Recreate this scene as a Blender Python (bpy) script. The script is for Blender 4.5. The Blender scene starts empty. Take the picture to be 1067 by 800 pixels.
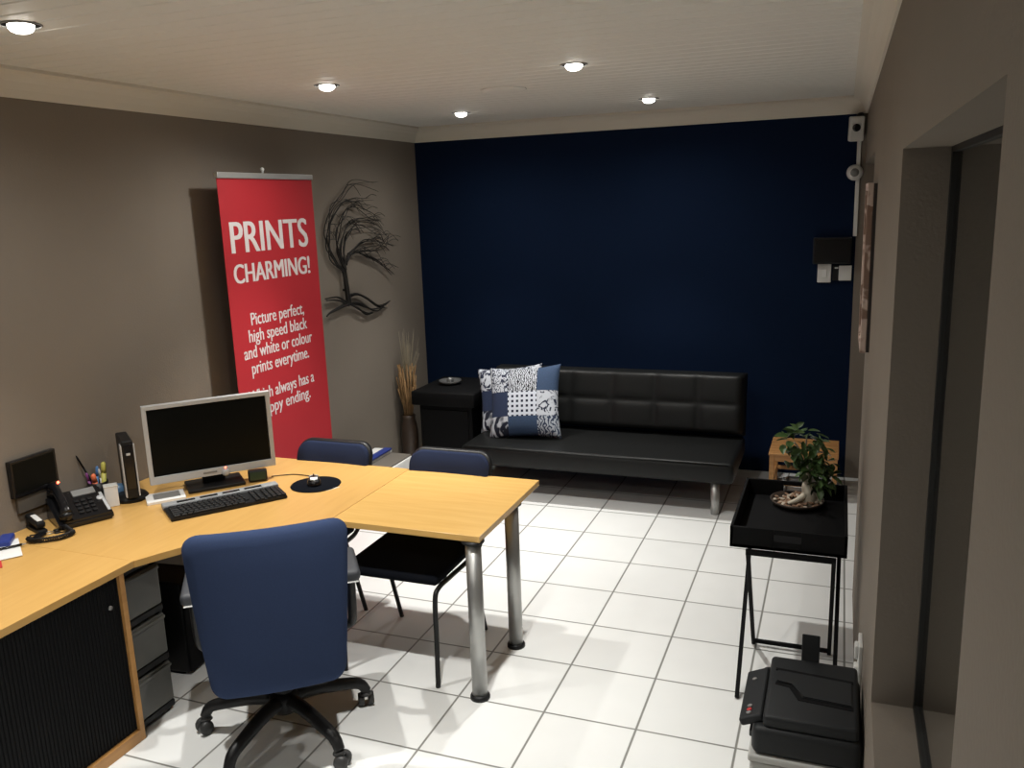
import bpy, bmesh, math, random
from mathutils import Vector, Matrix, Euler

random.seed(7)
scn = bpy.context.scene
COL = scn.collection
PI = math.pi

# ------------------------------------------------------------------ camera, world, exposure
cam_d = bpy.data.cameras.new('camera')
cam = bpy.data.objects.new('camera', cam_d)
COL.objects.link(cam)
cam_d.sensor_width = 36.0
cam_d.sensor_fit = 'HORIZONTAL'
cam_d.lens = 887.03 / 1067.0 * 36.0
cam_d.clip_start = 0.02
_r = Vector((0.9339544, 0.35565169, -0.03522867))
_d = Vector((0.04179394, -0.20658116, -0.97753644))
_f = Vector((-0.35494007, 0.91150211, -0.20780147))
M4 = Matrix((( _r.x, -_d.x, -_f.x, 1.717), (_r.y, -_d.y, -_f.y, -4.934), (_r.z, -_d.z, -_f.z, 1.9224), (0, 0, 0, 1)))
cam.matrix_world = M4
scn.camera = cam

world = bpy.data.worlds.new('night')
scn.world = world
world.use_nodes = True
world.node_tree.nodes['Background'].inputs[0].default_value = (0.02, 0.025, 0.04, 1)
world.node_tree.nodes['Background'].inputs[1].default_value = 0.15

scn.view_settings.view_transform = 'Standard'
scn.view_settings.look = 'None'
scn.view_settings.gamma = 1.0
scn.view_settings.exposure = 0.0
scn.view_settings.use_curve_mapping = False
scn.cycles.max_bounces = 8
scn.cycles.diffuse_bounces = 5
scn.cycles.sample_clamp_indirect = 6.0
scn.cycles.caustics_reflective = False

BEAM_POWER = 119.0      # bright core of each halogen downlight
SPILL_POWER = 29.0      # wide soft spill of the same lamp
LAMP_COLOR = (1.0, 0.98, 0.93)
LAMPS = [(-0.62, -2.9), (-0.598, -1.27), (0.60, -1.19), (-0.60, 0.29), (0.61, 0.315), (0.60, -2.9), (-0.6, -4.5), (0.6, -4.5)]
LAMP_K = [1.0, 1.35, 1.0, 0.8, 0.8, 1.2, 0.9, 1.0]

# ------------------------------------------------------------------ materials
def mat(name, color, rough=0.5, metal=0.0, var=0.0, vscale=20.0, bump=0.0, bscale=80.0, spec=0.5, emit=None, stretch=None, coat=0.0):
    m = bpy.data.materials.new(name)
    m.use_nodes = True
    nt = m.node_tree
    b = nt.nodes['Principled BSDF']
    b.inputs['Base Color'].default_value = (*color, 1)
    b.inputs['Roughness'].default_value = rough
    b.inputs['Metallic'].default_value = metal
    b.inputs['Specular IOR Level'].default_value = spec
    b.inputs['Coat Weight'].default_value = coat
    tc = nt.nodes.new('ShaderNodeTexCoord')
    mp = nt.nodes.new('ShaderNodeMapping')
    nt.links.new(tc.outputs['Object'], mp.inputs['Vector'])
    if stretch: mp.inputs['Scale'].default_value = stretch
    if var > 0:
        n = nt.nodes.new('ShaderNodeTexNoise')
        n.inputs['Scale'].default_value = vscale
        n.inputs['Detail'].default_value = 5
        nt.links.new(mp.outputs[0], n.inputs['Vector'])
        mx = nt.nodes.new('ShaderNodeMix'); mx.data_type = 'RGBA'
        mx.inputs[6].default_value = (*[c * (1 - var) for c in color], 1)
        mx.inputs[7].default_value = (*[min(1, c * (1 + var)) for c in color], 1)
        nt.links.new(n.outputs[0], mx.inputs[0])
        nt.links.new(mx.outputs[2], b.inputs['Base Color'])
    if bump > 0:
        n2 = nt.nodes.new('ShaderNodeTexNoise')
        n2.inputs['Scale'].default_value = bscale
        n2.inputs['Detail'].default_value = 4
        nt.links.new(mp.outputs[0], n2.inputs['Vector'])
        bp = nt.nodes.new('ShaderNodeBump')
        bp.inputs['Strength'].default_value = bump
        bp.inputs['Distance'].default_value = 0.004
        nt.links.new(n2.outputs[0], bp.inputs['Height'])
        nt.links.new(bp.outputs[0], b.inputs['Normal'])
    if emit:
        b.inputs['Emission Color'].default_value = (*emit[0], 1)
        b.inputs['Emission Strength'].default_value = emit[1]
    return m

def math_node(nt, op, a, b=None):
    n = nt.nodes.new('ShaderNodeMath'); n.operation = op
    for i, v in enumerate((a, b)):
        if v is None: continue
        if isinstance(v, (int, float)): n.inputs[i].default_value = v
        else: nt.links.new(v, n.inputs[i])
    return n.outputs[0]

def tile_material():
    m = bpy.data.materials.new('white_floor_tile'); m.use_nodes = True
    nt = m.node_tree; b = nt.nodes['Principled BSDF']
    tc = nt.nodes.new('ShaderNodeTexCoord'); sp = nt.nodes.new('ShaderNodeSeparateXYZ')
    nt.links.new(tc.outputs['Object'], sp.inputs[0])
    T = 0.36; g = 0.0090
    ds = []; cells = []
    for ax in (0, 1):
        u = math_node(nt, 'DIVIDE', sp.outputs[ax], T)
        cells.append(math_node(nt, 'FLOOR', u))
        fr = math_node(nt, 'FRACT', u)
        inv = math_node(nt, 'SUBTRACT', 1.0, fr)
        ds.append(math_node(nt, 'MULTIPLY', math_node(nt, 'MINIMUM', fr, inv), T))
    d = math_node(nt, 'MINIMUM', ds[0], ds[1])
    mr = nt.nodes.new('ShaderNodeMapRange')
    mr.inputs[1].default_value = g * 0.30; mr.inputs[2].default_value = g * 0.62
    nt.links.new(d, mr.inputs[0])
    comb = nt.nodes.new('ShaderNodeCombineXYZ')
    nt.links.new(cells[0], comb.inputs[0]); nt.links.new(cells[1], comb.inputs[1])
    wn = nt.nodes.new('ShaderNodeTexWhiteNoise'); wn.noise_dimensions = '2D'
    nt.links.new(comb.outputs[0], wn.inputs['Vector'])
    no = nt.nodes.new('ShaderNodeTexNoise'); no.inputs['Scale'].default_value = 5; no.inputs['Detail'].default_value = 4
    nt.links.new(tc.outputs['Object'], no.inputs['Vector'])
    sm = math_node(nt, 'ADD', math_node(nt, 'MULTIPLY', wn.outputs[0], 0.35), math_node(nt, 'MULTIPLY', no.outputs[0], 0.65))
    tcol = nt.nodes.new('ShaderNodeMix'); tcol.data_type = 'RGBA'
    tcol.inputs[6].default_value = (0.70, 0.71, 0.70, 1); tcol.inputs[7].default_value = (0.80, 0.81, 0.80, 1)
    nt.links.new(sm, tcol.inputs[0])
    mix = nt.nodes.new('ShaderNodeMix'); mix.data_type = 'RGBA'
    mix.inputs[6].default_value = (0.22, 0.22, 0.205, 1)
    nt.links.new(tcol.outputs[2], mix.inputs[7])
    nt.links.new(mr.outputs[0], mix.inputs[0])
    nt.links.new(mix.outputs[2], b.inputs['Base Color'])
    b.inputs['Roughness'].default_value = 0.38
    b.inputs['Specular IOR Level'].default_value = 0.4
    bp = nt.nodes.new('ShaderNodeBump'); bp.inputs['Strength'].default_value = 0.5; bp.inputs['Distance'].default_value = 0.002
    nt.links.new(mr.outputs[0], bp.inputs['Height']); nt.links.new(bp.outputs[0], b.inputs['Normal'])
    return m

def wood_material(name, c1, c2, axis='x', rough=0.3, scale=6.0):
    m = bpy.data.materials.new(name); m.use_nodes = True
    nt = m.node_tree; b = nt.nodes['Principled BSDF']
    tc = nt.nodes.new('ShaderNodeTexCoord'); mp = nt.nodes.new('ShaderNodeMapping')
    st = {'x': (0.6, 7, 7), 'y': (7, 0.6, 7), 'z': (7, 7, 0.6)}[axis]
    mp.inputs['Scale'].default_value = st
    nt.links.new(tc.outputs['Object'], mp.inputs['Vector'])
    n = nt.nodes.new('ShaderNodeTexNoise'); n.inputs['Scale'].default_value = scale; n.inputs['Detail'].default_value = 7
    n.inputs['Distortion'].default_value = 0.4
    nt.links.new(mp.outputs[0], n.inputs['Vector'])
    cr = nt.nodes.new('ShaderNodeValToRGB')
    cr.color_ramp.elements[0].position = 0.3; cr.color_ramp.elements[0].color = (*c1, 1)
    cr.color_ramp.elements[1].position = 0.72; cr.color_ramp.elements[1].color = (*c2, 1)
    nt.links.new(n.outputs[0], cr.inputs[0])
    nt.links.new(cr.outputs[0], b.inputs['Base Color'])
    b.inputs['Roughness'].default_value = rough
    return m

def pattern_material(name, kind, dark, light, scale, thr=0.5, dist=4.0):
    m = bpy.data.materials.new(name); m.use_nodes = True
    nt = m.node_tree; b = nt.nodes['Principled BSDF']; b.inputs['Roughness'].default_value = 0.9
    tc = nt.nodes.new('ShaderNodeTexCoord')
    if kind == 'wave':
        t = nt.nodes.new('ShaderNodeTexWave'); t.inputs['Scale'].default_value = scale
        t.inputs['Distortion'].default_value = dist; t.inputs['Detail'].default_value = 1.5
        t.inputs['Detail Scale'].default_value = 2.5
        nt.links.new(tc.outputs['Object'], t.inputs['Vector']); o = t.outputs['Fac']
    elif kind == 'noise':
        t = nt.nodes.new('ShaderNodeTexNoise'); t.inputs['Scale'].default_value = scale; t.inputs['Detail'].default_value = 1
        t.inputs['Distortion'].default_value = dist
        nt.links.new(tc.outputs['Object'], t.inputs['Vector']); o = t.outputs['Fac']
    elif kind == 'grid':
        sp = nt.nodes.new('ShaderNodeSeparateXYZ'); nt.links.new(tc.outputs['Object'], sp.inputs[0])
        s1 = math_node(nt, 'SINE', math_node(nt, 'MULTIPLY', sp.outputs[0], scale))
        s2 = math_node(nt, 'SINE', math_node(nt, 'MULTIPLY', sp.outputs[2], scale))
        o = math_node(nt, 'MAXIMUM', math_node(nt, 'ABSOLUTE', s1), math_node(nt, 'ABSOLUTE', s2))
    else:
        t = nt.nodes.new('ShaderNodeTexVoronoi'); t.inputs['Scale'].default_value = scale
        nt.links.new(tc.outputs['Object'], t.inputs['Vector']); o = t.outputs['Distance']
    cr = nt.nodes.new('ShaderNodeValToRGB'); cr.color_ramp.interpolation = 'LINEAR'
    cr.color_ramp.elements[0].position = max(0, thr - 0.05); cr.color_ramp.elements[0].color = (*dark, 1)
    cr.color_ramp.elements[1].position = min(1, thr + 0.05); cr.color_ramp.elements[1].color = (*light, 1)
    nt.links.new(o, cr.inputs[0]); nt.links.new(cr.outputs[0], b.inputs['Base Color'])
    return m

def glass_material():
    m = bpy.data.materials.new('window_glass'); m.use_nodes = True
    b = m.node_tree.nodes['Principled BSDF']
    b.inputs['Base Color'].default_value = (0.9, 0.92, 0.92, 1)
    b.inputs['Roughness'].default_value = 0.03
    b.inputs['Transmission Weight'].default_value = 1.0
    b.inputs['IOR'].default_value = 1.5
    return m

MT = {}
MT['wall'] = mat('taupe_wall_paint', (0.200, 0.172, 0.142), 0.8, var=0.05, vscale=3, bump=0.25, bscale=120, spec=0.15)
MT['navy'] = mat('navy_wall_paint', (0.0042, 0.0108, 0.031), 0.8, var=0.06, vscale=3, bump=0.2, bscale=120, spec=0.06)
MT['ceil'] = mat('cream_ceiling_board', (0.70, 0.69, 0.645), 0.55, var=0.03, vscale=3, spec=0.2)
MT['cornice'] = mat('cream_cornice', (0.60, 0.56, 0.48), 0.6)
MT['tile'] = tile_material()
MT['wood'] = wood_material('beech_worktop', (0.55, 0.315, 0.095), (0.60, 0.36, 0.115), 'y', 0.28)
MT['woodx'] = wood_material('beech_worktop_crosswise', (0.60, 0.36, 0.11), (0.66, 0.41, 0.135), 'x', 0.22)
MT['wood_edge'] = wood_material('beech_edge', (0.42, 0.21, 0.065), (0.5, 0.26, 0.085), 'y', 0.4)
MT['stool_wood'] = wood_material('orange_pine', (0.36, 0.17, 0.055), (0.5, 0.26, 0.09), 'x', 0.5)
MT['blue'] = mat('blue_upholstery', (0.029, 0.043, 0.090), 0.95, var=0.18, vscale=300, bump=0.3, bscale=600, spec=0.04)
MT['blue_dark'] = mat('navy_upholstery', (0.020, 0.027, 0.056), 0.95, var=0.18, vscale=300, bump=0.3, bscale=600, spec=0.04)
MT['black_fabric'] = mat('black_fabric', (0.006, 0.007, 0.010), 0.95, bump=0.3, bscale=500, spec=0.04)
MT['black_plastic'] = mat('black_plastic', (0.008, 0.008, 0.0085), 0.45, spec=0.3)
MT['black_gloss'] = mat('black_gloss', (0.006, 0.006, 0.007), 0.22)
MT['black_matte'] = mat('black_matte_paint', (0.0050, 0.0050, 0.0055), 0.65, spec=0.12)
MT['printer_black'] = mat('printer_black', (0.013, 0.0145, 0.016), 0.55, spec=0.3)
MT['leather'] = mat('black_leather', (0.009, 0.0095, 0.0095), 0.42, bump=0.25, bscale=250, spec=0.22)
MT['steel'] = mat('brushed_steel', (0.42, 0.42, 0.41), 0.38, metal=0.85, var=0.06, vscale=40)
MT['chrome'] = mat('chrome', (0.7, 0.7, 0.7), 0.15, metal=1.0)
MT['alu'] = mat('aluminium', (0.55, 0.55, 0.54), 0.4, metal=0.7)
MT['silver'] = mat('silver_plastic', (0.47, 0.48, 0.49), 0.4, metal=0.1)
MT['screen'] = mat('dark_screen', (0.004, 0.0045, 0.004), 0.3, spec=0.12)
MT['red'] = mat('red_banner_fabric', (0.38, 0.011, 0.019), 0.7)
MT['letter'] = mat('white_banner_print', (0.62, 0.58, 0.58), 0.75)
MT['white'] = mat('white_plastic', (0.62, 0.62, 0.60), 0.45)
MT['paper'] = mat('white_paper', (0.72, 0.72, 0.71), 0.8)
MT['grey'] = mat('grey_plastic', (0.20, 0.20, 0.195), 0.5)
MT['drawer'] = mat('smoky_grey_drawer', (0.085, 0.085, 0.078), 0.4, var=0.25, vscale=9)
MT['greybox'] = mat('pale_grey_box', (0.42, 0.42, 0.40), 0.5)
MT['pad_grey'] = mat('grey_armrest', (0.035, 0.038, 0.045), 0.6)
MT['wire'] = mat('dark_wire', (0.018, 0.016, 0.014), 0.5, metal=0.4)
MT['straw'] = mat('dry_straw', (0.22, 0.125, 0.05), 0.9, var=0.4, vscale=30)
MT['straw_pale'] = mat('pale_dry_grass', (0.26, 0.22, 0.15), 0.9)
MT['vase'] = mat('brown_vase', (0.05, 0.032, 0.022), 0.4, var=0.4, vscale=18)
MT['leaf'] = mat('green_leaf', (0.055, 0.105, 0.030), 0.45, var=0.5, vscale=25)
MT['root'] = mat('pale_root', (0.50, 0.45, 0.36), 0.7, var=0.2, vscale=30)
MT['bark'] = mat('bark_chips', (0.22, 0.13, 0.08), 0.8, var=0.5, vscale=40)
MT['pebble'] = mat('pale_pebble', (0.38, 0.32, 0.25), 0.7, var=0.3, vscale=40)
MT['lamp'] = mat('lamp_lens', (1, 1, 1), 0.3, emit=((1.0, 0.96, 0.88), 14.0))
MT['led'] = mat('red_led', (1, 0.1, 0.05), 0.3, emit=((1.0, 0.12, 0.06), 8.0))
MT['navycloth'] = mat('navy_cushion_cloth', (0.018, 0.030, 0.075), 0.9, var=0.3, vscale=200)
MT['denim'] = mat('denim_cushion_cloth', (0.035, 0.065, 0.13), 0.9, var=0.35, vscale=160)
NV = (0.010, 0.016, 0.045); WH = (0.55, 0.58, 0.64); BK = (0.012, 0.014, 0.02)
MT['p_scroll'] = pattern_material('scroll_print', 'noise', NV, WH, 26, 0.47, 3.0)
MT['p_zig'] = pattern_material('zigzag_print', 'wave', BK, WH, 22, 0.45, 7.0)
MT['p_grid'] = pattern_material('dot_grid_print', 'grid', NV, (0.62, 0.66, 0.74), 92, 0.70)
MT['p_flower'] = pattern_material('flower_print', 'noise', NV, WH, 17, 0.46, 2.5)
MT['p_paw'] = pattern_material('squiggle_print', 'noise', (0.010, 0.013, 0.03), WH, 11, 0.53, 2.0)
MT['p_swirl'] = pattern_material('swirl_print', 'wave', (0.03, 0.045, 0.09), (0.42, 0.46, 0.52), 12, 0.42, 9.0)
MT['orange'] = mat('orange_plastic', (0.85, 0.20, 0.09), 0.4)
MT['yellow'] = mat('yellow_green_plastic', (0.55, 0.53, 0.12), 0.4)
MT['cyan'] = mat('light_blue_plastic', (0.08, 0.22, 0.50), 0.4)
MT['purple'] = mat('purple_plastic', (0.22, 0.05, 0.22), 0.4)
MT['cobalt'] = mat('cobalt_plastic', (0.02, 0.04, 0.22), 0.4)
MT['bluegrey'] = mat('blue_translucent', (0.10, 0.20, 0.34), 0.3)
MT['brownlid'] = mat('grey_brown_board', (0.14, 0.125, 0.105), 0.7)
MT['pic'] = pattern_material('pink_brown_print', 'noise', (0.20, 0.13, 0.10), (0.50, 0.40, 0.35), 14, 0.5, 1.0)
MT['picshade'] = mat('picture_gap_shadow', (0.018, 0.012, 0.010), 0.5)  # near-black colour for the shadow behind the picture frame
MT['doorbrown'] = mat('taupe_door_paint', (0.17, 0.142, 0.12), 0.6, var=0.05, vscale=4)
MT['darkframe'] = mat('dark_window_frame', (0.010, 0.010, 0.009), 0.6)
MT['glass'] = glass_material()
MT['dishglass'] = mat('smoky_glass_dish', (0.10, 0.10, 0.10), 0.12)
MT['casterg'] = mat('caster_grey', (0.03, 0.03, 0.03), 0.5)
MT['redprint'] = mat('red_print', (0.5, 0.03, 0.03), 0.6)

# ------------------------------------------------------------------ mesh helper
class MB:
    def __init__(self): self.bm = bmesh.new(); self.mi = 0
    def _add(self, verts, faces, smooth=False):
        vs = [self.bm.verts.new(v) for v in verts]
        for f in faces:
            try:
                fc = self.bm.faces.new([vs[i] for i in f]); fc.material_index = self.mi; fc.smooth = smooth
            except ValueError: pass
        return vs
    def box(self, c, s, rot=None, bevel=0.0, seg=2):
        b2 = bmesh.new()
        bmesh.ops.create_cube(b2, size=1.0)
        for v in b2.verts: v.co = Vector((v.co.x * s[0], v.co.y * s[1], v.co.z * s[2]))
        if bevel > 0:
            bmesh.ops.bevel(b2, geom=list(b2.edges) + list(b2.verts), offset=min(bevel, min(s) * 0.49), segments=seg, affect='EDGES', profile=0.5)
        R = Euler(rot).to_matrix() if rot else Matrix.Identity(3)
        b2.verts.index_update()
        vs = [R @ v.co + Vector(c) for v in b2.verts]
        fs = [[v.index for v in f.verts] for f in b2.faces]
        b2.free()
        self._add(vs, fs, smooth=bevel > 0.008)
        return self
    def box2(self, lo, hi, bevel=0.0, seg=2):
        c = [(a + b) / 2 for a, b in zip(lo, hi)]; s = [abs(b - a) for a, b in zip(lo, hi)]
        return self.box(c, s, None, bevel, seg)
    def lathe(self, prof, c=(0, 0, 0), n=24, rot=None, smooth=True, cap=True):
        R = Euler(rot).to_matrix() if rot else Matrix.Identity(3)
        vs = []
        for r, z in prof:
            for k in range(n):
                a = 2 * PI * k / n
                vs.append(R @ Vector((r * math.cos(a), r * math.sin(a), z)) + Vector(c))
        fs = []
        for i in range(len(prof) - 1):
            for k in range(n):
                fs.append((i * n + k, i * n + (k + 1) % n, (i + 1) * n + (k + 1) % n, (i + 1) * n + k))
        if cap:
            fs.append(list(range(n))[::-1]); fs.append([(len(prof) - 1) * n + k for k in range(n)])
        self._add(vs, fs, smooth)
        return self
    def cyl(self, p0, p1, r0, r1=None, n=16):
        return self.tube([p0, p1], r0 if r1 is None else [r0, r1], n)
    def tube(self, pts, r, n=10, smooth=True):
        pts = [Vector(p) for p in pts]
        rs = r if isinstance(r, (list, tuple)) else [r] * len(pts)
        vs = []; prev = None
        for i, p in enumerate(pts):
            t = (pts[min(i + 1, len(pts) - 1)] - pts[max(i - 1, 0)]).normalized()
            if prev is None:
                a = Vector((0, 0, 1)) if abs(t.z) < 0.9 else Vector((1, 0, 0))
                u = t.cross(a).normalized()
            else:
                u = (prev - t * prev.dot(t)).normalized()
            w = t.cross(u); prev = u
            for k in range(n):
                an = 2 * PI * k / n
                vs.append(p + (u * math.cos(an) + w * math.sin(an)) * rs[i])
        fs = []
        for i in range(len(pts) - 1):
            for k in range(n):
                fs.append((i * n + k, i * n + (k + 1) % n, (i + 1) * n + (k + 1) % n, (i + 1) * n + k))
        fs.append(list(range(n))[::-1]); fs.append([(len(pts) - 1) * n + k for k in range(n)])
        self._add(vs, fs, smooth)
        return self
    def prism(self, poly, z0, z1, bevel=0.0):
        n = len(poly)
        b2 = bmesh.new()
        lo = [b2.verts.new((x, y, z0)) for x, y in poly]; hi = [b2.verts.new((x, y, z1)) for x, y in poly]
        b2.faces.new(lo[::-1]); b2.faces.new(hi)
        for i in range(n): b2.faces.new((lo[i], lo[(i + 1) % n], hi[(i + 1) % n], hi[i]))
        if bevel > 0:
            eg = [e for e in b2.edges if abs(e.verts[0].co.z - e.verts[1].co.z) < 1e-6]
            bmesh.ops.bevel(b2, geom=eg, offset=bevel, segments=2, affect='EDGES')
        b2.verts.index_update()
        self._add([v.co.copy() for v in b2.verts], [[v.index for v in f.verts] for f in b2.faces])
        b2.free()
        return self
    def xf(self, matrix):
        bmesh.ops.transform(self.bm, matrix=matrix, verts=self.bm.verts[:]); return self
    def build(self, name, m, parent=None):
        bmesh.ops.recalc_face_normals(self.bm, faces=self.bm.faces[:])
        me = bpy.data.meshes.new(name); self.bm.to_mesh(me); self.bm.free()
        for mm in (m if isinstance(m, (list, tuple)) else [m]): me.materials.append(mm)
        o = bpy.data.objects.new(name, me); COL.objects.link(o)
        if parent: o.parent = parent
        return o

def bez(pts, n=8):
    """smooth (Catmull-Rom) path through the points"""
    P = [Vector(p) for p in pts]; out = []
    for i in range(len(P) - 1):
        p0 = P[max(i - 1, 0)]; p1 = P[i]; p2 = P[i + 1]; p3 = P[min(i + 2, len(P) - 1)]
        for k in range(n):
            t = k / n
            out.append(0.5 * ((2 * p1) + (p2 - p0) * t + (2 * p0 - 5 * p1 + 4 * p2 - p3) * t * t + (3 * p1 - p0 - 3 * p2 + p3) * t ** 3))
    out.append(P[-1]); return out

def tag(o, label, cat, group=None):
    o['label'] = label; o['category'] = cat
    if group: o['group'] = group
    return o
def thing(name, label, cat, loc=(0, 0, 0), rz=0.0, group=None):
    o = bpy.data.objects.new(name, None); COL.objects.link(o)
    o.location = loc; o.rotation_euler = (0, 0, rz); o.empty_display_size = 0.05
    return tag(o, label, cat, group)
def struct(o):
    o['kind'] = 'structure'; return o
def dup(root, loc, rz=None, label=None):
    r = root.copy(); COL.objects.link(r); r.location = loc
    if rz is not None: r.rotation_euler = (0, 0, rz)
    if label: r['label'] = label
    for ch in list(root.children):
        c = ch.copy(); COL.objects.link(c); c.parent = r
        for g in list(ch.children):
            d = g.copy(); COL.objects.link(d); d.parent = c
    return r

# ================================================================== SETTING
XL, XR, YB, YF, H = -1.35, 1.836, 1.08, -6.6, 2.5
struct(MB().box2((XL - 0.1, YF - 0.1, -0.1), (XR + 0.35, YB + 0.1, 0.0)).build('floor', MT['tile']))
# ceiling of narrow boards running across the room
cb = MB(); pitch = 0.10
prof = []
y = YF - 0.1
while y < YB + 0.1:
    prof += [(y, H + 0.004), (y + 0.005, H), (y + pitch - 0.010, H), (y + pitch - 0.005, H + 0.004)]
    y += pitch
vs = []
for (yy, zz) in prof: vs += [(XL - 0.1, yy, zz), (XR + 0.1, yy, zz)]
cb._add(vs, [(2 * i, 2 * i + 1, 2 * i + 3, 2 * i + 2) for i in range(len(prof) - 1)])
cb.box2((XL - 0.1, YF - 0.1, H + 0.02), (XR + 0.1, YB + 0.1, H + 0.1))
struct(cb.build('ceiling', MT['ceil']))
struct(MB().box2((XL - 0.1, YF, 0), (XL, YB, H)).build('wall_left', MT['wall']))
struct(MB().box2((XL - 0.1, YB, 0), (XR + 0.3, YB + 0.1, H)).build('wall_back', MT['navy']))
struct(MB().box2((XL - 0.1, YF - 0.1, 0), (XR + 0.3, YF, H)).build('wall_front', MT['wall']))
WY0, WY1, WZ0, WZ1 = -4.115, -2.78, 0.637, 2.01
DY0, DZ = -0.79, 2.085
w = MB(); XO = XR + 0.3
w.box2((XR, YF, 0), (XO, WY0, H))
w.box2((XR, WY0, 0), (XO, WY1, WZ0)); w.box2((XR, WY0, WZ1), (XO, WY1, H))
w.box2((XR, WY1, 0), (XO, DY0, H))
w.box2((XR, DY0, DZ), (XO, YB, H)); w.box2((XO - 0.04, DY0, 0), (XO, YB, DZ))
struct(w.build('wall_right', MT['wall']))
struct(MB().box2((1.800, YB - 0.003, 0), (XO - 0.04, YB + 0.001, H)).build('trim_5', MT['wall']))
# window: dark frame in the deep reveal, pane inside
wf = MB(); FX = 1.934; fw = 0.022
wf.box2((FX, WY0, WZ0), (FX + 0.016, WY0 + fw, WZ1)); wf.box2((FX, WY1 - fw, WZ0), (FX + 0.016, WY1, WZ1))
wf.box2((FX, WY0, WZ0), (FX + 0.016, WY1, WZ0 + fw)); wf.box2((FX, WY0, WZ1 - 0.012), (FX + 0.016, WY1, WZ1))
win = struct(wf.build('window_1', MT['darkframe']))
MB().box2((FX + 0.010, WY0 + fw * 0.7, WZ0 + fw * 0.7), (FX + 0.015, WY1 - fw * 0.7, WZ1 - 0.006)).build('pane', MT['glass'], win)
# coved cornices
def cornice(name, p0, p1, nrm):
    cv = [(0, 0.0), (0.010, 0.0), (0.014, 0.010), (0.022, 0.030), (0.038, 0.058), (0.060, 0.080), (0.078, 0.088), (0.088, 0.092), (0.088, 0.106), (0, 0.106)]
    z0 = H - 0.1055
    vs = []
    for p in (p0, p1):
        for (d, z) in cv: vs.append((p[0] + nrm[0] * d, p[1] + nrm[1] * d, z0 + z))
    n = len(cv)
    fs = [(i, (i + 1) % n, n + (i + 1) % n, n + i) for i in range(n)] + [list(range(n))[::-1], [n + i for i in range(n)]]
    c = MB(); c._add(vs, fs); struct(c.build(name, MT['cornice']))
cornice('trim_1', (XL, YF), (XL, YB), (1, 0))
cornice('trim_2', (XL, YB), (XR, YB), (0, -1))
cornice('trim_3', (XR, YF), (XR, YB), (-1, 0))
cornice('trim_4', (XL, YF), (XR, YF), (0, 1))

# ================================================================== CEILING LAMPS
LL = ['ceiling downlight nearest the camera, at the upper left above the desk', 'ceiling downlight above the red banner, middle row on the left',
      'ceiling downlight in the middle row on the right, left of the right wall', 'small ceiling downlight in the far row, nearer the left wall',
      'small ceiling downlight in the far row, above the black sofa', 'ceiling downlight above the tray table side, just out of view',
      'ceiling downlight behind the camera on the left', 'ceiling downlight behind the camera on the right']
for i, (lx, ly) in enumerate(LAMPS):
    t = thing('ceiling_light', LL[i], 'light', (lx, ly, H), 0, 'round downlights recessed in the ceiling')
    MB().lathe([(0.054, 0.0), (0.060, 0.0), (0.060, -0.003), (0.057, -0.005), (0.054, -0.003), (0.054, 0.0)], n=28, cap=False).build('trim_ring', MT['grey'], t)
    MB().lathe([(0.001, -0.002), (0.055, -0.002), (0.055, 0.004), (0.001, 0.004)], n=28).build('recess', MT['black_matte'], t)
    MB().lathe([(0.037, -0.001), (0.037, -0.010), (0.031, -0.019), (0.018, -0.025), (0.001, -0.027)], n=24).build('lens', MT['lamp'], t)
    for nm, pw, ang in (('downlight_beam', BEAM_POWER, 76), ('downlight_spill', SPILL_POWER, 168)):
        ld = bpy.data.lights.new(nm, 'SPOT'); ld.energy = pw * LAMP_K[i]
        ld.color = LAMP_COLOR; ld.spot_size = math.radians(ang); ld.spot_blend = 1.0; ld.shadow_soft_size = 0.03
        lo = bpy.data.objects.new(nm, ld); COL.objects.link(lo); lo.parent = t; lo.location = (0, 0, -0.06)

cvt = MB().lathe([(0.001, -0.014), (0.085, -0.014), (0.105, -0.010), (0.118, -0.004), (0.120, 0.0), (0.001, 0.0)], (0.047, -0.61, H), n=32).build('ceiling_vent', MT['ceil'])
tag(cvt, 'flat round cream cover plate on the ceiling between the four far downlights', 'vent')

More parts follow.
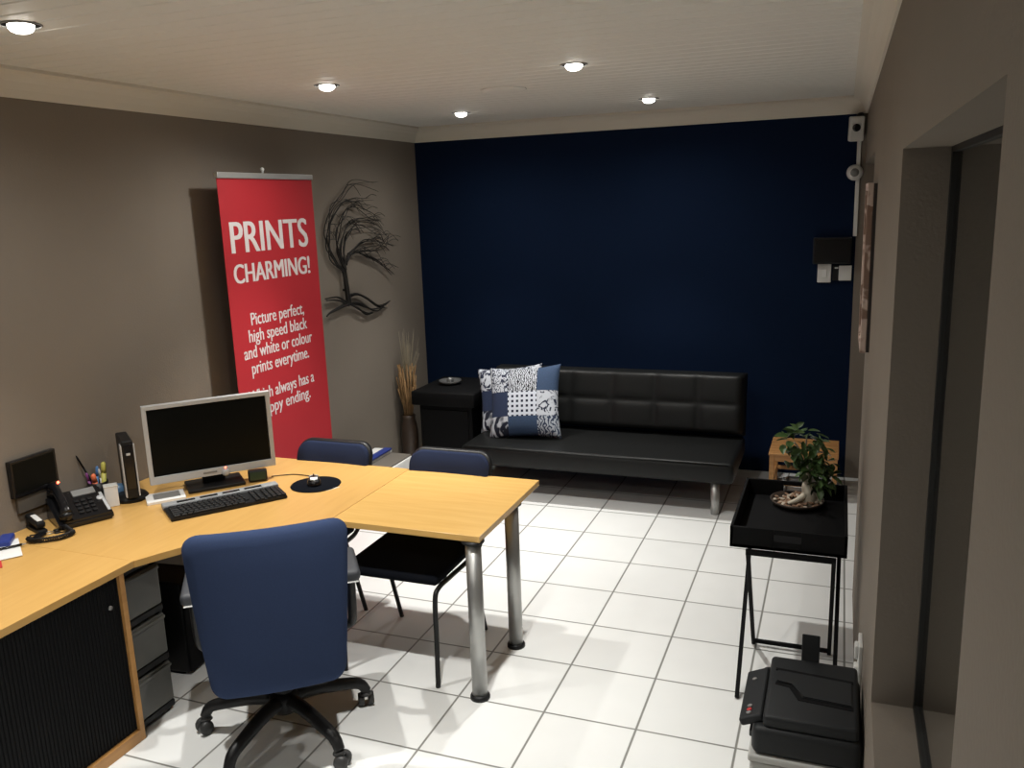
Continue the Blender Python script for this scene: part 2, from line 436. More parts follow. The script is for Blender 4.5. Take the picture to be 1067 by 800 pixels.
# ================================================================== SOFA
SX0, SX1 = -0.63, 1.168
sofa = thing('sofa', 'long black leather sofa bed with tufted back against the navy wall', 'sofa', ((SX0 + SX1) / 2, 0.5, 0))
def sl(v): return Vector(v) - Vector(((SX0 + SX1) / 2, 0.5, 0))
def quilt_panel(w, h, nx, nz, th, seam, flat_edges=0.02, sub=14):
    """padded slab: local x across, z up, front towards -y; seams sunk between nx x nz cells"""
    m = MB(); NX, NZ = nx * sub, nz * sub
    def dep(u, v):
        cu, cv = (u * nx) % 1.0, (v * nz) % 1.0
        a = (1 - abs(2 * cu - 1) ** 5) ; b = (1 - abs(2 * cv - 1) ** 5)
        return a * b
    vs = []; fs = []
    for j in range(NZ + 1):
        for i in range(NX + 1):
            u, v = i / NX, j / NZ
            eu = min(u, 1 - u) * w; ev = min(v, 1 - v) * h
            e = 1.0
            for q in (eu, ev):
                if q < 0.035: e = min(e, math.sqrt(max(0, 1 - (1 - q / 0.035) ** 2)))
            vs.append(((u - 0.5) * w, -(th - seam) * e - seam * dep(u, v) * e, v * h))
    nb = len(vs)
    for j in range(NZ):
        for i in range(NX):
            a = j * (NX + 1) + i; fs.append((a, a + 1, a + NX + 2, a + NX + 1))
    for j in range(NZ + 1):
        for i in range(NX + 1): vs.append(((i / NX - 0.5) * w, 0.02, j / NZ * h))
    for j in range(NZ):
        for i in range(NX):
            a = nb + j * (NX + 1) + i; fs.append((a, a + NX + 1, a + NX + 2, a + 1))
    ring = [i for i in range(NX + 1)] + [(j + 1) * (NX + 1) - 1 for j in range(1, NZ + 1)] + [NZ * (NX + 1) + i for i in range(NX - 1, -1, -1)] + [j * (NX + 1) for j in range(NZ - 1, 0, -1)]
    for k in range(len(ring)):
        a, b = ring[k], ring[(k + 1) % len(ring)]; fs.append((a, nb + a, nb + b, b))
    m._add(vs, fs, True); return m
sw = SX1 - SX0
bk = quilt_panel(sw - 0.01, 0.425, 6, 2, 0.15, 0.015)
bk.xf(Matrix.Translation(sl(((SX0 + SX1) / 2, 0.77, 0.335))) @ Matrix.Rotation(math.radians(-11), 4, 'X'))
bk.build('backrest', MT['leather'], sofa)
st = MB(); st.box(sl(((SX0 + SX1) / 2, 0.425, 0.275)), (sw, 0.69, 0.135), None, 0.035, 4)
seat = st.build('seat', MT['leather'], sofa)
pp = MB()
pp.tube([sl((SX0 + 0.03, 0.088, 0.332)), sl((SX1 - 0.03, 0.088, 0.332))], 0.006, 8)
pp.build('piping', MT['leather'], seat)
MB().box(sl(((SX0 + SX1) / 2, 0.62, 0.245)), (sw - 0.1, 0.5, 0.06), None, 0.01).build('base_frame', MT['black_matte'], sofa)
for lx in (SX0 + 0.12, SX1 - 0.115):
    for ly in (0.14, 0.82):
        MB().lathe([(0.022, 0), (0.024, 0.004), (0.030, 0.215)], sl((lx, ly, 0)), n=20).build('leg', MT['steel'], sofa)

# ---- cushions: local x across, z up, front -y
def cushion(name, size, th, mats, patch):
    m = MB(); N = 30; vs = []; fs = []; fm = []
    for s in (-1, 1):
        for j in range(N + 1):
            for i in range(N + 1):
                u, v = 2 * i / N - 1, 2 * j / N - 1
                pin = 1 - 0.09 * (1 - (v * v)) * abs(u) ** 3
                pinv = 1 - 0.09 * (1 - (u * u)) * abs(v) ** 3
                t = th * (max(0, (1 - u ** 4) * (1 - v ** 4))) ** 0.55 * (0.75 + 0.25 * (1 - u * u) * (1 - v * v))
                vs.append((u * size / 2 * pin, s * t, v * size / 2 * pinv))
    n1 = (N + 1) ** 2
    for s in (0, 1):
        for j in range(N):
            for i in range(N):
                a = s * n1 + j * (N + 1) + i
                fs.append((a, a + 1, a + N + 2, a + N + 1)); fm.append(patch(i / N, j / N) if s == 0 else len(mats) - 1)
    vv = [m.bm.verts.new(v) for v in vs]
    for f, k in zip(fs, fm):
        fc = m.bm.faces.new([vv[i] for i in f]); fc.material_index = k; fc.smooth = True
    bmesh.ops.remove_doubles(m.bm, verts=m.bm.verts[:], dist=0.0005)
    return m.build(name, mats)
CM = [MT['p_scroll'], MT['p_zig'], MT['denim'], MT['navycloth'], MT['p_grid'], MT['p_flower'], MT['p_paw'], MT['denim'], MT['p_swirl'], MT['navycloth']]
def patchf(u, v):
    c = 0 if u < 0.30 else (1 if u < 0.68 else 2); r = 0 if v > 0.62 else (1 if v > 0.29 else 2)
    return r * 3 + c
cf = cushion('cushion', 0.515, 0.075, CM, patchf)
cf.location = (-0.280, 0.425, 0.575); cf.rotation_euler = (math.radians(-22), math.radians(-4), math.radians(6))
tag(cf, 'front patchwork cushion on the sofa, navy and white squares with a dotted centre', 'cushion', 'patchwork cushions on the sofa')
def patchr(u, v):
    return 5 if v > 0.62 else (9 if v > 0.33 else 6)
cr_ = cushion('cushion', 0.47, 0.07, CM, patchr)
cr_.location = (-0.435, 0.575, 0.560); cr_.rotation_euler = (math.radians(-20), math.radians(-4), math.radians(16))
tag(cr_, 'rear patterned cushion mostly hidden behind the dotted front cushion', 'cushion', 'patchwork cushions on the sofa')

# ================================================================== SIDE TABLE (black)
sd = thing('side_table', 'black box-shaped side table left of the sofa in the far corner', 'table', (-0.925, 0.73, 0))
MB().box((0, 0, 0.555), (0.50, 0.56, 0.105), None, 0.012).build('top', MT['black_matte'], sd)
bb = MB(); bb.box((0, 0.01, 0.265), (0.42, 0.48, 0.47), None, 0.008)
cbn = bb.build('body', MT['black_matte'], sd)
MB().box((0, -0.232, 0.30), (0.36, 0.012, 0.34), None, 0.004).build('door', MT['black_matte'], sd)
MB().box((0, 0, 0.015), (0.44, 0.5, 0.03), None, 0.004).build('plinth', MT['black_matte'], sd)
ds = MB().lathe([(0.001, 0.004), (0.045, 0.004), (0.075, 0.02), (0.082, 0.032), (0.086, 0.032), (0.078, 0.014), (0.05, 0.0), (0.001, 0.0)], (-0.99, 0.74, 0.6075), n=28).build('dish', MT['dishglass'])
tag(ds, 'shallow smoky glass dish on the black side table', 'dish')
gl = MB().lathe([(0.001, 0.0), (0.022, 0.0), (0.027, 0.02), (0.024, 0.042), (0.019, 0.042), (0.021, 0.02), (0.018, 0.006), (0.001, 0.006)], (-0.99, 0.74, 0.6125), n=20).build('glass_votive', MT['dishglass'])
tag(gl, 'tiny glass candle cup standing in the shallow dish', 'candle holder')

# ================================================================== VASE OF DRY GRASS
vz = thing('grass_vase', 'brown floor vase of dried straw grass in the far left corner', 'vase', (-1.262, 0.56, 0))
MB().lathe([(0.048, 0), (0.052, 0.01), (0.060, 0.12), (0.066, 0.24), (0.058, 0.33), (0.045, 0.37), (0.052, 0.40), (0.046, 0.40), (0.038, 0.37), (0.03, 0.34)], n=28).build('vase', MT['vase'], vz)
g = MB(); rg = random.Random(3)
for k in range(95):
    a = rg.uniform(0, 2 * PI); r0 = rg.uniform(0, 0.03); r1 = rg.uniform(0.0, 0.075); h = rg.uniform(0.58, 0.80)
    p0 = Vector((r0 * math.cos(a), r0 * math.sin(a), 0.345)); p2 = Vector((r1 * math.cos(a), r1 * math.sin(a) * 1.2, h))
    g.tube([p0, (p0 + p2) / 2 + Vector((rg.uniform(-.01, .01), rg.uniform(-.01, .01), 0)), p2], [0.0022, 0.003, 0.0045], 5)
g.build('straw_bunch', MT['straw'], vz)
g = MB()
for k in range(46):
    a = rg.uniform(-PI * 0.75, PI * 0.75); r1 = rg.uniform(0.01, 0.10); h = rg.uniform(0.8, 1.08)
    x1 = max(-0.075, r1 * math.cos(a) * 1.1); y1 = r1 * 1.4 * math.sin(a)
    p0 = Vector((0, 0, 0.36)); pm = Vector((x1 * 0.35, y1 * 0.35, 0.66)); p2 = Vector((x1, y1, h))
    g.tube(bez([p0, pm, p2], 4), [0.0014] * 8 + [0.0006], 4)
g.build('fine_grass', MT['straw_pale'], vz)

# ================================================================== LOW BOX BEHIND DESK (between visitor chairs)
bx = thing('storage_box', 'white storage box with grey-brown lid on the floor behind the desk', 'box', (-1.04, -0.31, 0))
MB().box((0, 0, 0.15), (0.29, 0.42, 0.30), None, 0.004).build('body', MT['paper'], bx)
MB().box((0.0, 0.0, 0.306), (0.27, 0.42, 0.012), None, 0.003).build('lid', MT['brownlid'], bx)
mg = MB().box((-1.118, -0.235, 0.322), (0.13, 0.30, 0.02), (0, 0, 0.02), 0.003).build('magazine', MT['paper']); tag(mg, 'white magazine lying on the lidded box behind the desk', 'magazine')
mg2 = MB().box((-1.072, -0.25, 0.338), (0.055, 0.30, 0.012), (0, 0, 0.02), 0.002).build('leaflet', MT['cobalt']); tag(mg2, 'narrow dark blue leaflet on the white magazine behind the desk', 'leaflet')

# ================================================================== BANNER
BX = -1.2
bn = thing('banner_stand', 'tall red roll-up banner with white lettering beside the left wall', 'banner', (BX, -0.9775, 0))
pn = MB().box2((-0.001, -0.4125, 0.07), (0.001, 0.4125, 2.10)).build('panel', MT['red'], bn)
MB().box2((-0.012, -0.416, 2.095), (0.012, 0.416, 2.125), 0.004).build('top_rail', MT['alu'], bn)
MB().box2((-0.055, -0.425, 0.0), (0.055, 0.425, 0.075), 0.015, 3).build('base', MT['alu'], bn)
MB().cyl((-0.022, 0, 0.07), (-0.022, 0, 2.12), 0.009, n=12).build('pole', MT['alu'], bn)
MB().lathe([(0.006, 0), (0.006, 0.014), (0.011, 0.020), (0.011, 0.028), (0.004, 0.034)], (-0.006, -0.03, 2.122), n=14).build('knob', MT['white'], bn)
def lettering(txt, y0, y1, zb, cap, bold, parent, ox, oy, fat=0.0):
    cu = bpy.data.curves.new('txt', 'FONT'); cu.body = txt; cu.size = 1.0; cu.extrude = 0.004; cu.offset = bold; cu.resolution_u = 4
    cu.fill_mode = 'BOTH'
    tmp = bpy.data.objects.new('txt', cu); COL.objects.link(tmp)
    ref = bpy.data.curves.new('ref', 'FONT'); ref.body = 'H'; ref.size = 1.0; ref.offset = bold
    tr = bpy.data.objects.new('ref', ref); COL.objects.link(tr)
    bpy.context.view_layer.update()
    dg = bpy.context.evaluated_depsgraph_get()
    me = bpy.data.meshes.new_from_object(tmp.evaluated_get(dg)); mr = bpy.data.meshes.new_from_object(tr.evaluated_get(dg))
    ch = max(v.co.y for v in mr.vertices); x0 = min(v.co.x for v in me.vertices); x1 = max(v.co.x for v in me.vertices)
    for o in (tmp, tr): bpy.data.objects.remove(o)
    bpy.data.meshes.remove(mr)
    for v in me.vertices:
        a = (v.co.x - x0) / (x1 - x0); b = v.co.y / ch; d = v.co.z
        v.co = Vector((ox + (d + 0.004) * 0.12, y0 + a * (y1 - y0) - oy, zb + b * cap))
    if fat > 0:      # heavier strokes: the same outline laid a little to each side
        b0 = bmesh.new(); b0.from_mesh(me)
        for k, dx in enumerate((-fat, -fat / 2, fat / 2, fat)):
            b1 = bmesh.new(); b1.from_mesh(me); bmesh.ops.translate(b1, verts=b1.verts[:], vec=(0.00002 * (k + 1), dx, 0))
            tm = bpy.data.meshes.new('t'); b1.to_mesh(tm); b1.free(); b0.from_mesh(tm); bpy.data.meshes.remove(tm)
        b0.to_mesh(me); b0.free()
    me.materials.clear(); me.materials.append(MT['letter'])
    for p in me.polygons: p.material_index = 0
    # one part per word: group the glyph islands by the gaps between them
    bw = bmesh.new(); bw.from_mesh(me); seen = set(); isl = []
    for f0 in bw.faces:
        if f0.index in seen: continue
        st = [f0]; seen.add(f0.index); comp = []
        while st:
            f = st.pop(); comp.append(f.index)
            for v in f.verts:
                for g_ in v.link_faces:
                    if g_.index not in seen: seen.add(g_.index); st.append(g_)
        ys = [v.co.y for i in comp for v in bw.faces[i].verts] if not bw.faces.ensure_lookup_table() else []
        isl.append((min(ys), max(ys), comp))
    isl.sort(key=lambda q: q[0]); words = []; end = -99
    for a, b, comp in isl:
        if a - end > cap * 0.24: words.append(set(comp))
        else: words[-1].update(comp)
        end = max(end, b)
    for wset in words:
        bx_ = bw.copy(); bx_.faces.ensure_lookup_table()
        bmesh.ops.delete(bx_, geom=[f for f in bx_.faces if f.index not in wset], context='FACES')
        mw_ = bpy.data.meshes.new('lettering'); bx_.to_mesh(mw_); bx_.free(); mw_.materials.append(MT['letter'])
        o = bpy.data.objects.new('lettering', mw_); COL.objects.link(o); o.parent = parent
    bw.free(); bpy.data.meshes.remove(me)
for txt, y0, y1, zb, cap, bo, ft in [('PRINTS', -1.327, -0.652, 1.719, 0.158, 0.0, 0.005), ('CHARMING!', -1.33, -0.655, 1.563, 0.097, 0.0, 0.004),
        ('Picture perfect,', -1.232, -0.75, 1.334, 0.066, 0.0, 0.0012), ('high speed black', -1.262, -0.731, 1.246, 0.066, 0.0, 0.0012),
        ('and white or colour', -1.315, -0.692, 1.160, 0.066, 0.0, 0.0012), ('prints everytime.', -1.264, -0.737, 1.073, 0.066, 0.0, 0.0012),
        ('Which always has a', -1.312, -0.707, 0.922, 0.066, 0.0, 0.0012), ('happy ending.', -1.225, -0.757, 0.836, 0.066, 0.0, 0.0012)]:
    lettering(txt, y0, y1, zb, cap, bo, pn, 0.001, -0.9775, ft)

# ================================================================== WIRE TREE
W = {
 'trunk': [(-0.067, 1.304), (-0.076, 1.419), (-0.09, 1.528)],
 'l1': [(-0.092, 1.515), (-0.197, 1.602), (-0.266, 1.697), (-0.263, 1.798), (-0.193, 1.923), (-0.066, 2.011), (0.115, 2.043), (0.397, 2.033)],
 'l2': [(-0.09, 1.528), (-0.217, 1.629), (-0.247, 1.746), (-0.186, 1.872), (-0.061, 1.959), (0.106, 1.983), (0.346, 1.967)],
 'l3': [(-0.085, 1.527), (-0.143, 1.637), (-0.13, 1.767), (-0.073, 1.875), (0.073, 1.931), (0.279, 1.886), (0.444, 1.854)],
 'l4': [(-0.083, 1.54), (-0.116, 1.662), (-0.06, 1.79), (0.049, 1.852), (0.248, 1.859), (0.47, 1.832)],
 'l5': [(-0.078, 1.54), (-0.067, 1.658), (-0.002, 1.761), (0.134, 1.809), (0.349, 1.787), (0.501, 1.738)],
 'r1': [(-0.075, 1.566), (-0.021, 1.622), (0.11, 1.641), (0.272, 1.63), (0.419, 1.671), (0.522, 1.737)],
 'r2': [(-0.063, 1.579), (0.006, 1.634), (0.162, 1.63), (0.24, 1.6)],
 'r3': [(0.109, 1.627), (0.32, 1.578), (0.427, 1.513), (0.533, 1.46)],
 'r4': [(-0.021, 1.629), (0.172, 1.698), (0.366, 1.702), (0.594, 1.639)],
 'ro1': [(-0.066, 1.31), (-0.184, 1.351), (-0.336, 1.371)],
 'ro2': [(-0.066, 1.31), (-0.192, 1.299), (-0.292, 1.272), (-0.341, 1.259)],
 'ro3': [(-0.072, 1.352), (0.044, 1.355), (0.172, 1.31), (0.304, 1.249), (0.405, 1.239), (0.488, 1.261)],
 'ro4': [(-0.053, 1.309), (0.062, 1.295), (0.217, 1.234), (0.328, 1.217), (0.419, 1.237)],
 'ro5': [(-0.053, 1.309), (0.056, 1.254), (0.158, 1.21), (0.242, 1.209)],
}
wt = thing('wire_tree', 'dark metal wire tree bent by wind hanging on the left wall', 'wall art', (XL + 0.012, -0.07, 1.3))
def wp(pts, off=0.0, sy=0.0, sz=0.0): return [Vector((0.018 + off, y_ + 0.07 + sy * k, z_ - 1.3 + sz * k)) for k, (y_, z_) in enumerate(pts)]
tk = MB(); rt = random.Random(11)
for j in range(7):
    o1 = rt.uniform(-0.012, 0.012); tk.tube(bez([p + Vector((rt.uniform(-.006, .010), o1, 0)) for p in wp(W['trunk'])], 6), 0.0075, 7)
tk.build('trunk', MT['wire'], wt)
br = MB()
for kname in ('l1', 'l2', 'l3', 'l4', 'l5', 'r1', 'r2', 'r3', 'r4'):
    base = W[kname]; ncopy = 3
    for j in range(ncopy):
        q = [Vector((0.016 + rt.uniform(-.008, .016), y_ + 0.07 + rt.gauss(0, .004 + .0035 * k), z_ - 1.3 + rt.gauss(0, .004 + .0035 * k))) for k, (y_, z_) in enumerate(base)]
        path = bez(q, 6); n_ = len(path)
        br.tube(path, [0.0048 * (1 - 0.72 * i / (n_ - 1)) for i in range(n_)], 5)
        # fine twigs sweeping with the wind
        for s in range(3):
            i0 = rt.randrange(n_ // 3, n_ - 2); p0 = path[i0]
            L = rt.uniform(0.08, 0.20); dz = rt.uniform(-0.08, 0.02)
            p1 = p0 + Vector((0.004, L * 0.5, dz * 0.35 + 0.02)); p2 = p0 + Vector((0.004, L, dz))
            br.tube(bez([p0, p1, p2], 4), [0.0019] * 4 + [0.0016] * 4 + [0.0010], 4)
br.build('branches', MT['wire'], wt)
ro = MB()
for kname in ('ro1', 'ro2', 'ro3', 'ro4', 'ro5'):
    for j in range(2):
        q = [Vector((0.016 + rt.uniform(-.004, .010), y_ + 0.07 + rt.gauss(0, .004), z_ - 1.3 + rt.gauss(0, .006))) for (y_, z_) in W[kname]]
        path = bez(q, 6); n_ = len(path)
        ro.tube(path, [0.0085 * (1 - 0.5 * i / (n_ - 1)) for i in range(n_)], 6)
ro.build('roots', MT['wire'], wt)
MB().cyl((-0.011, 0.0, 0.10), (0.02, 0.0, 0.10), 0.008, n=10).build('wall_pin', MT['wire'], wt)

# ================================================================== DESK
DT, DTH = 0.695, 0.026
cd = thing('corner_desk', 'beech corner desk section carrying the monitor and keyboard', 'desk', (-0.75, -2.0, 0))
def lo2(pts, o): return [(x - o[0], y - o[1]) for x, y in pts]
corner = [(-1.346, -1.475), (-0.172, -1.475), (-0.172, -2.168), (-0.20, -2.20), (-0.30, -2.29), (-0.42, -2.40), (-0.50, -2.485), (-0.565, -2.575), (-0.61, -2.655), (-0.645, -2.728), (-1.346, -2.728)]
MB().prism(lo2(corner, (-0.75, -2.0)), DT - DTH, DT, 0.0006).build('worktop', MT['wood'], cd)
MB().box((-0.21, 0.475, 0.485), (0.72, 0.016, 0.30), None, 0.002).build('modesty_panel', MT['grey'], cd)
def desk_leg(parent, x, y):
    l = MB(); l.cyl((x, y, 0.018), (x, y, DT - DTH - 0.006), 0.031, n=24)
    lg = l.build('leg', MT['steel'], parent)
    MB().lathe([(0.040, 0), (0.040, 0.010), (0.034, 0.020), (0.030, 0.020)], (x, y, 0), n=24).build('foot', MT['black_plastic'], lg)
    MB().lathe([(0.045, -0.008), (0.045, 0.0)], (x, y, DT - DTH), n=20).build('mounting_plate', MT['black_plastic'], lg)
desk_leg(cd, -0.55, 0.45); desk_leg(cd, -0.53, -0.62)
et = thing('extension_table', 'beech table extension on two steel legs at the right end of the desk', 'table', (0.156, -1.82, 0))
MB().box2((-0.327, -0.348, DT - DTH), (0.329, 0.345, DT), 0.002).build('worktop', MT['woodx'], et)
desk_leg(et, 0.290, -0.322); desk_leg(et, 0.285, 0.345 - 0.245 + 0.0)
# wing cabinet with tambour doors
wc = thing('tambour_cabinet', 'low beech desk cabinet with black tambour door along the left wall', 'cabinet', (-1.0, -3.53, 0))
MB().box2((-0.346, -0.80, DT - DTH), (0.352, 0.8018, DT), 0.0006).build('worktop', MT['wood'], wc)
for yy in (0.735, -0.76): MB().box2((-0.31, yy - 0.0, 0.0), (0.36 - 0.015, yy + 0.022, DT - DTH), 0.0015).build('side_panel', MT['wood_edge'], wc)
MB().box2((-0.31, -0.738, 0.0), (0.345, 0.735, 0.045), 0.0015).build('bottom_panel', MT['wood_edge'], wc)
MB().box2((-0.31, -0.738, 0.045), (-0.295, 0.735, DT - DTH)).build('back_panel', MT['wood_edge'], wc)
tb = MB(); yy = -0.735
while yy < 0.73:
    tb.box2((0.322, yy, 0.047), (0.331, yy + 0.013, DT - DTH - 0.004), 0.0025, 1); yy += 0.0145
tb.box2((0.315, -0.736, 0.046), (0.324, 0.733, DT - DTH - 0.003))
td = tb.build('tambour_door', MT['black_matte'], wc)
MB().lathe([(0.008, 0), (0.008, 0.006), (0.005, 0.008)], (0.331, 0.69, 0.56), n=12, rot=(0, PI / 2, 0)).build('lock', MT['steel'], td)

# drawer tower under the desk
dw = thing('drawer_tower', 'smoky grey three-drawer plastic tower under the corner desk', 'drawers', (-0.868, -2.668, 0), 0)
fr = MB()
for z in (0.03, 0.235, 0.44, 0.645): fr.box((0, 0, z), (0.36, 0.178, 0.026), None, 0.004)
for sx in (-0.17, 0.165):
    for sy in (-0.080, 0.080): fr.box((sx, sy, 0.335), (0.016, 0.016, 0.62), None, 0.003)
fr.build('frame', MT['black_plastic'], dw)
for z in (0.0395, 0.2445, 0.4495):
    d_ = MB(); d_.box((0.0, 0, z + 0.088), (0.35, 0.140, 0.166), None, 0.012)
    d_.box((0.176, 0, z + 0.09), (0.012, 0.172, 0.164), None, 0.006)
    dd = d_.build('drawer', MT['drawer'], dw)
    MB().box((0.184, 0, z + 0.158), (0.012, 0.170, 0.014), None, 0.004).build('handle', MT['drawer'], dd)
for sx in (-0.15, 0.15):
    for sy in (-0.068, 0.068): MB().lathe([(0.012, 0), (0.012, 0.022)], (sx, sy, 0), n=12).build('foot', MT['black_plastic'], dw)
# computer under the desk
pc = thing('computer_tower', 'black computer tower standing under the desk beside the drawers', 'computer', (-1.02, -2.30, 0), 0.1)
MB().box((0, 0, 0.215), (0.42, 0.18, 0.41), None, 0.008).build('case', MT['black_plastic'], pc)
MB().box((0.214, 0, 0.215), (0.012, 0.176, 0.40), None, 0.005).build('front_panel', MT['black_matte'], pc)
MB().box((0.221, 0, 0.36), (0.004, 0.14, 0.04), None, 0.002).build('drive_bay', MT['black_gloss'], pc)
MB().box((0, 0, 0.006), (0.36, 0.16, 0.012), None, 0.003).build('foot', MT['black_matte'], pc)
cbl = MB()
cbl.tube(bez([(-0.76, -2.10, 0.30), (-0.70, -2.04, 0.12), (-0.66, -2.12, 0.008), (-0.72, -1.95, 0.006), (-0.80, -1.72, 0.006), (-0.86, -1.58, 0.30), (-0.84, -1.535, 0.55)], 8), 0.0035, 6)
tag(cbl.build('power_cord', MT['grey']), 'grey cord looping over the floor under the desk', 'cord')

# ================================================================== MONITOR
mo = thing('monitor', 'silver framed widescreen monitor with black screen on the desk', 'monitor', (-0.927, -1.943, DT), math.radians(48))
# local x to the right seen from the front, front faces -y
bz = MB(); mw, mh, zb = 0.55, 0.358, 0.058
fwid = 0.0185
bz.box((0, 0, zb + mh - fwid / 2), (mw, 0.03, fwid), None, 0.0015)
bz.box((0, 0, zb + 0.017), (mw, 0.03, 0.034), None, 0.0015)
for s in (-1, 1): bz.box((s * (mw / 2 - fwid / 2), 0, zb + (mh + 0.034 - fwid) / 2), (fwid, 0.03, mh - 0.034 - fwid + 0.002))
bz.build('bezel', MT['silver'], mo)
MB().box((0, 0.004, zb + mh / 2 + 0.005), (mw - 0.04, 0.02, mh - 0.05)).build('screen', MT['screen'], mo)
MB().box((0, 0.03, zb + mh / 2), (mw - 0.03, 0.04, mh - 0.02), None, 0.012).build('back_shell', MT['black_plastic'], mo)
MB().box((0, 0.055, 0.14), (0.10, 0.03, 0.26), None, 0.006).build('neck', MT['black_plastic'], mo)
MB().box((0, 0.03, 0.009), (0.25, 0.17, 0.018), None, 0.006).build('stand_base', MT['black_plastic'], mo)
pb = MB().lathe([(0.017, 0), (0.017, 0.005), (0.012, 0.009)], (0.048, -0.0145, zb + 0.006), n=20, rot=(PI / 2, 0, 0)).build('power_button', MT['silver'], mo)
MB().lathe([(0.004, 0), (0.003, 0.002)], (0.048, -0.0155, zb + 0.029), n=10, rot=(PI / 2, 0, 0)).build('power_light', MT['led'], mo)
MB().box((-0.02, -0.0158, zb + 0.018), (0.06, 0.002, 0.008)).build('maker_mark', MT['grey'], mo)

# ================================================================== KEYBOARD
kb = thing('keyboard', 'black keyboard with silver top strip in front of the monitor', 'keyboard', (-0.722, -2.125, DT), math.radians(52))
MB().prism([(-0.24, -0.095), (0.24, -0.095), (0.245, 0.06), (-0.245, 0.06)], 0.0, 0.016, 0.003).build('base', MT['black_plastic'], kb)
MB().box((0, 0.083, 0.014), (0.495, 0.05, 0.024), None, 0.006).build('top_strip', mat('dull_silver_plastic', (0.26, 0.27, 0.28), 0.4), kb)
ky = MB()
for r_ in range(5):
    yk = -0.078 + r_ * 0.028
    if r_ == 0: wid = [0.03, 0.025, 0.025, 0.13, 0.025, 0.025, 0.03]
    else: wid = [0.028 + 0.004 * (5 - r_)] + [0.0205] * 13
    x = -0.23
    for wd in wid: ky.box((x + wd / 2, yk, 0.0195), (wd - 0.0025, 0.0245, 0.008), None, 0.0025, 1); x += wd + 0.0005
    for gx in (0.115, 0.137): ky.box((gx, yk, 0.0195), (0.0185, 0.0245, 0.008), None, 0.0025, 1)
    for gx in (0.166, 0.188, 0.210, 0.229): ky.box((gx, yk, 0.0195), (0.0185, 0.0245, 0.008), None, 0.0025, 1)
ky.build('keys', MT['black_plastic'], kb)
ms = MB()
for k in range(4): ms.box((-0.15 + k * 0.095, 0.072, 0.027), (0.075, 0.016, 0.006), None, 0.002, 1)
ms.build('media_buttons', MT['black_gloss'], kb)

# ================================================================== MOUSE PAD & MOUSE
mpd = MB().lathe([(0.112, 0), (0.114, 0.002), (0.112, 0.004)], (-0.483, -1.80, DT), n=40).build('mouse_pad', MT['black_fabric'])
tag(mpd, 'round black mouse pad on the desk right of the keyboard', 'mouse pad')
mouse = thing('computer_mouse', 'black mouse with silver buttons lying on the round pad', 'mouse', (-0.495, -1.795, DT + 0.004), math.radians(35))
mb_ = MB(); vs = []; N = 14
prof_m = [(-0.055, 0.010, 0.018), (-0.045, 0.027, 0.027), (-0.02, 0.032, 0.036), (0.01, 0.030, 0.034), (0.035, 0.028, 0.026), (0.05, 0.022, 0.017), (0.056, 0.008, 0.010)]
for (yy, hw, hh) in prof_m:
    for k in range(N):
        a = PI * k / (N - 1); vs.append((math.cos(a) * hw, yy, max(0.0, math.sin(a)) ** 0.8 * hh))
fs = []
for i in range(len(prof_m) - 1):
    for k in range(N - 1): fs.append((i * N + k, i * N + k + 1, (i + 1) * N + k + 1, (i + 1) * N + k))
    fs.append((i * N, (i + 1) * N, (i + 1) * N + N - 1, i * N + N - 1))
fs += [list(range(N))[::-1], [(len(prof_m) - 1) * N + k for k in range(N)]]
mb_._add(vs, fs, True); mb_.build('body', MT['black_gloss'], mouse)
for s in (-1, 1): MB().box((s * 0.013, 0.030, 0.0265), (0.018, 0.030, 0.006), (math.radians(-22), s * 0.35, 0), 0.0028).build('button', MT['silver'], mouse)
MB().lathe([(0.006, -0.003), (0.007, 0), (0.006, 0.003)], (0, 0.034, 0.029), n=14, rot=(0, PI / 2, 0)).build('scroll_wheel', MT['black_plastic'], mouse)
MB().box((0, -0.032, 0.0325), (0.034, 0.02, 0.004), (math.radians(20), 0, 0), 0.0018).build('badge', MT['silver'], mouse)
tag(MB().tube(bez([(-0.528, -1.752, DT + 0.016), (-0.56, -1.712, DT + 0.006), (-0.66, -1.70, DT + 0.003), (-0.71, -1.722, DT + 0.003), (-0.76, -1.755, DT + 0.003)], 8), 0.0022, 6).build('mouse_cable', MT['black_plastic']), 'thin black cable curving from the mouse to behind the monitor', 'cable')
pt = MB(); pt.prism([(-0.385, -1.862), (-0.352, -1.792), (-0.412, -1.86)], DT, DT + 0.0012); tag(pt.build('paper_slip', MT['paper']), 'small white paper corner sticking out beside the round mouse pad', 'paper')
ck = thing('desk_clock', 'small black box-shaped clock on the desk right of the monitor stand', 'clock', (-0.788, -1.818, DT), math.radians(40))
MB().box((0, 0, 0.028), (0.085, 0.05, 0.052), (math.radians(-8), 0, 0), 0.006).build('case', MT['black_plastic'], ck)
MB().box((0, -0.027, 0.030), (0.070, 0.004, 0.036), (math.radians(-8), 0, 0), 0.001).build('face', mat('dark_green_display', (0.03, 0.045, 0.02), 0.25), ck)
np_ = thing('notepad', 'white notepad with grey printed block under the left of the monitor', 'notepad', (-1.040, -2.140, DT), math.radians(48))
MB().box((0, 0, 0.006), (0.16, 0.13, 0.012), None, 0.001).build('pages', MT['paper'], np_)
MB().box((0.006, 0.004, 0.0126), (0.11, 0.08, 0.0012)).build('printed_block', MT['grey'], np_)

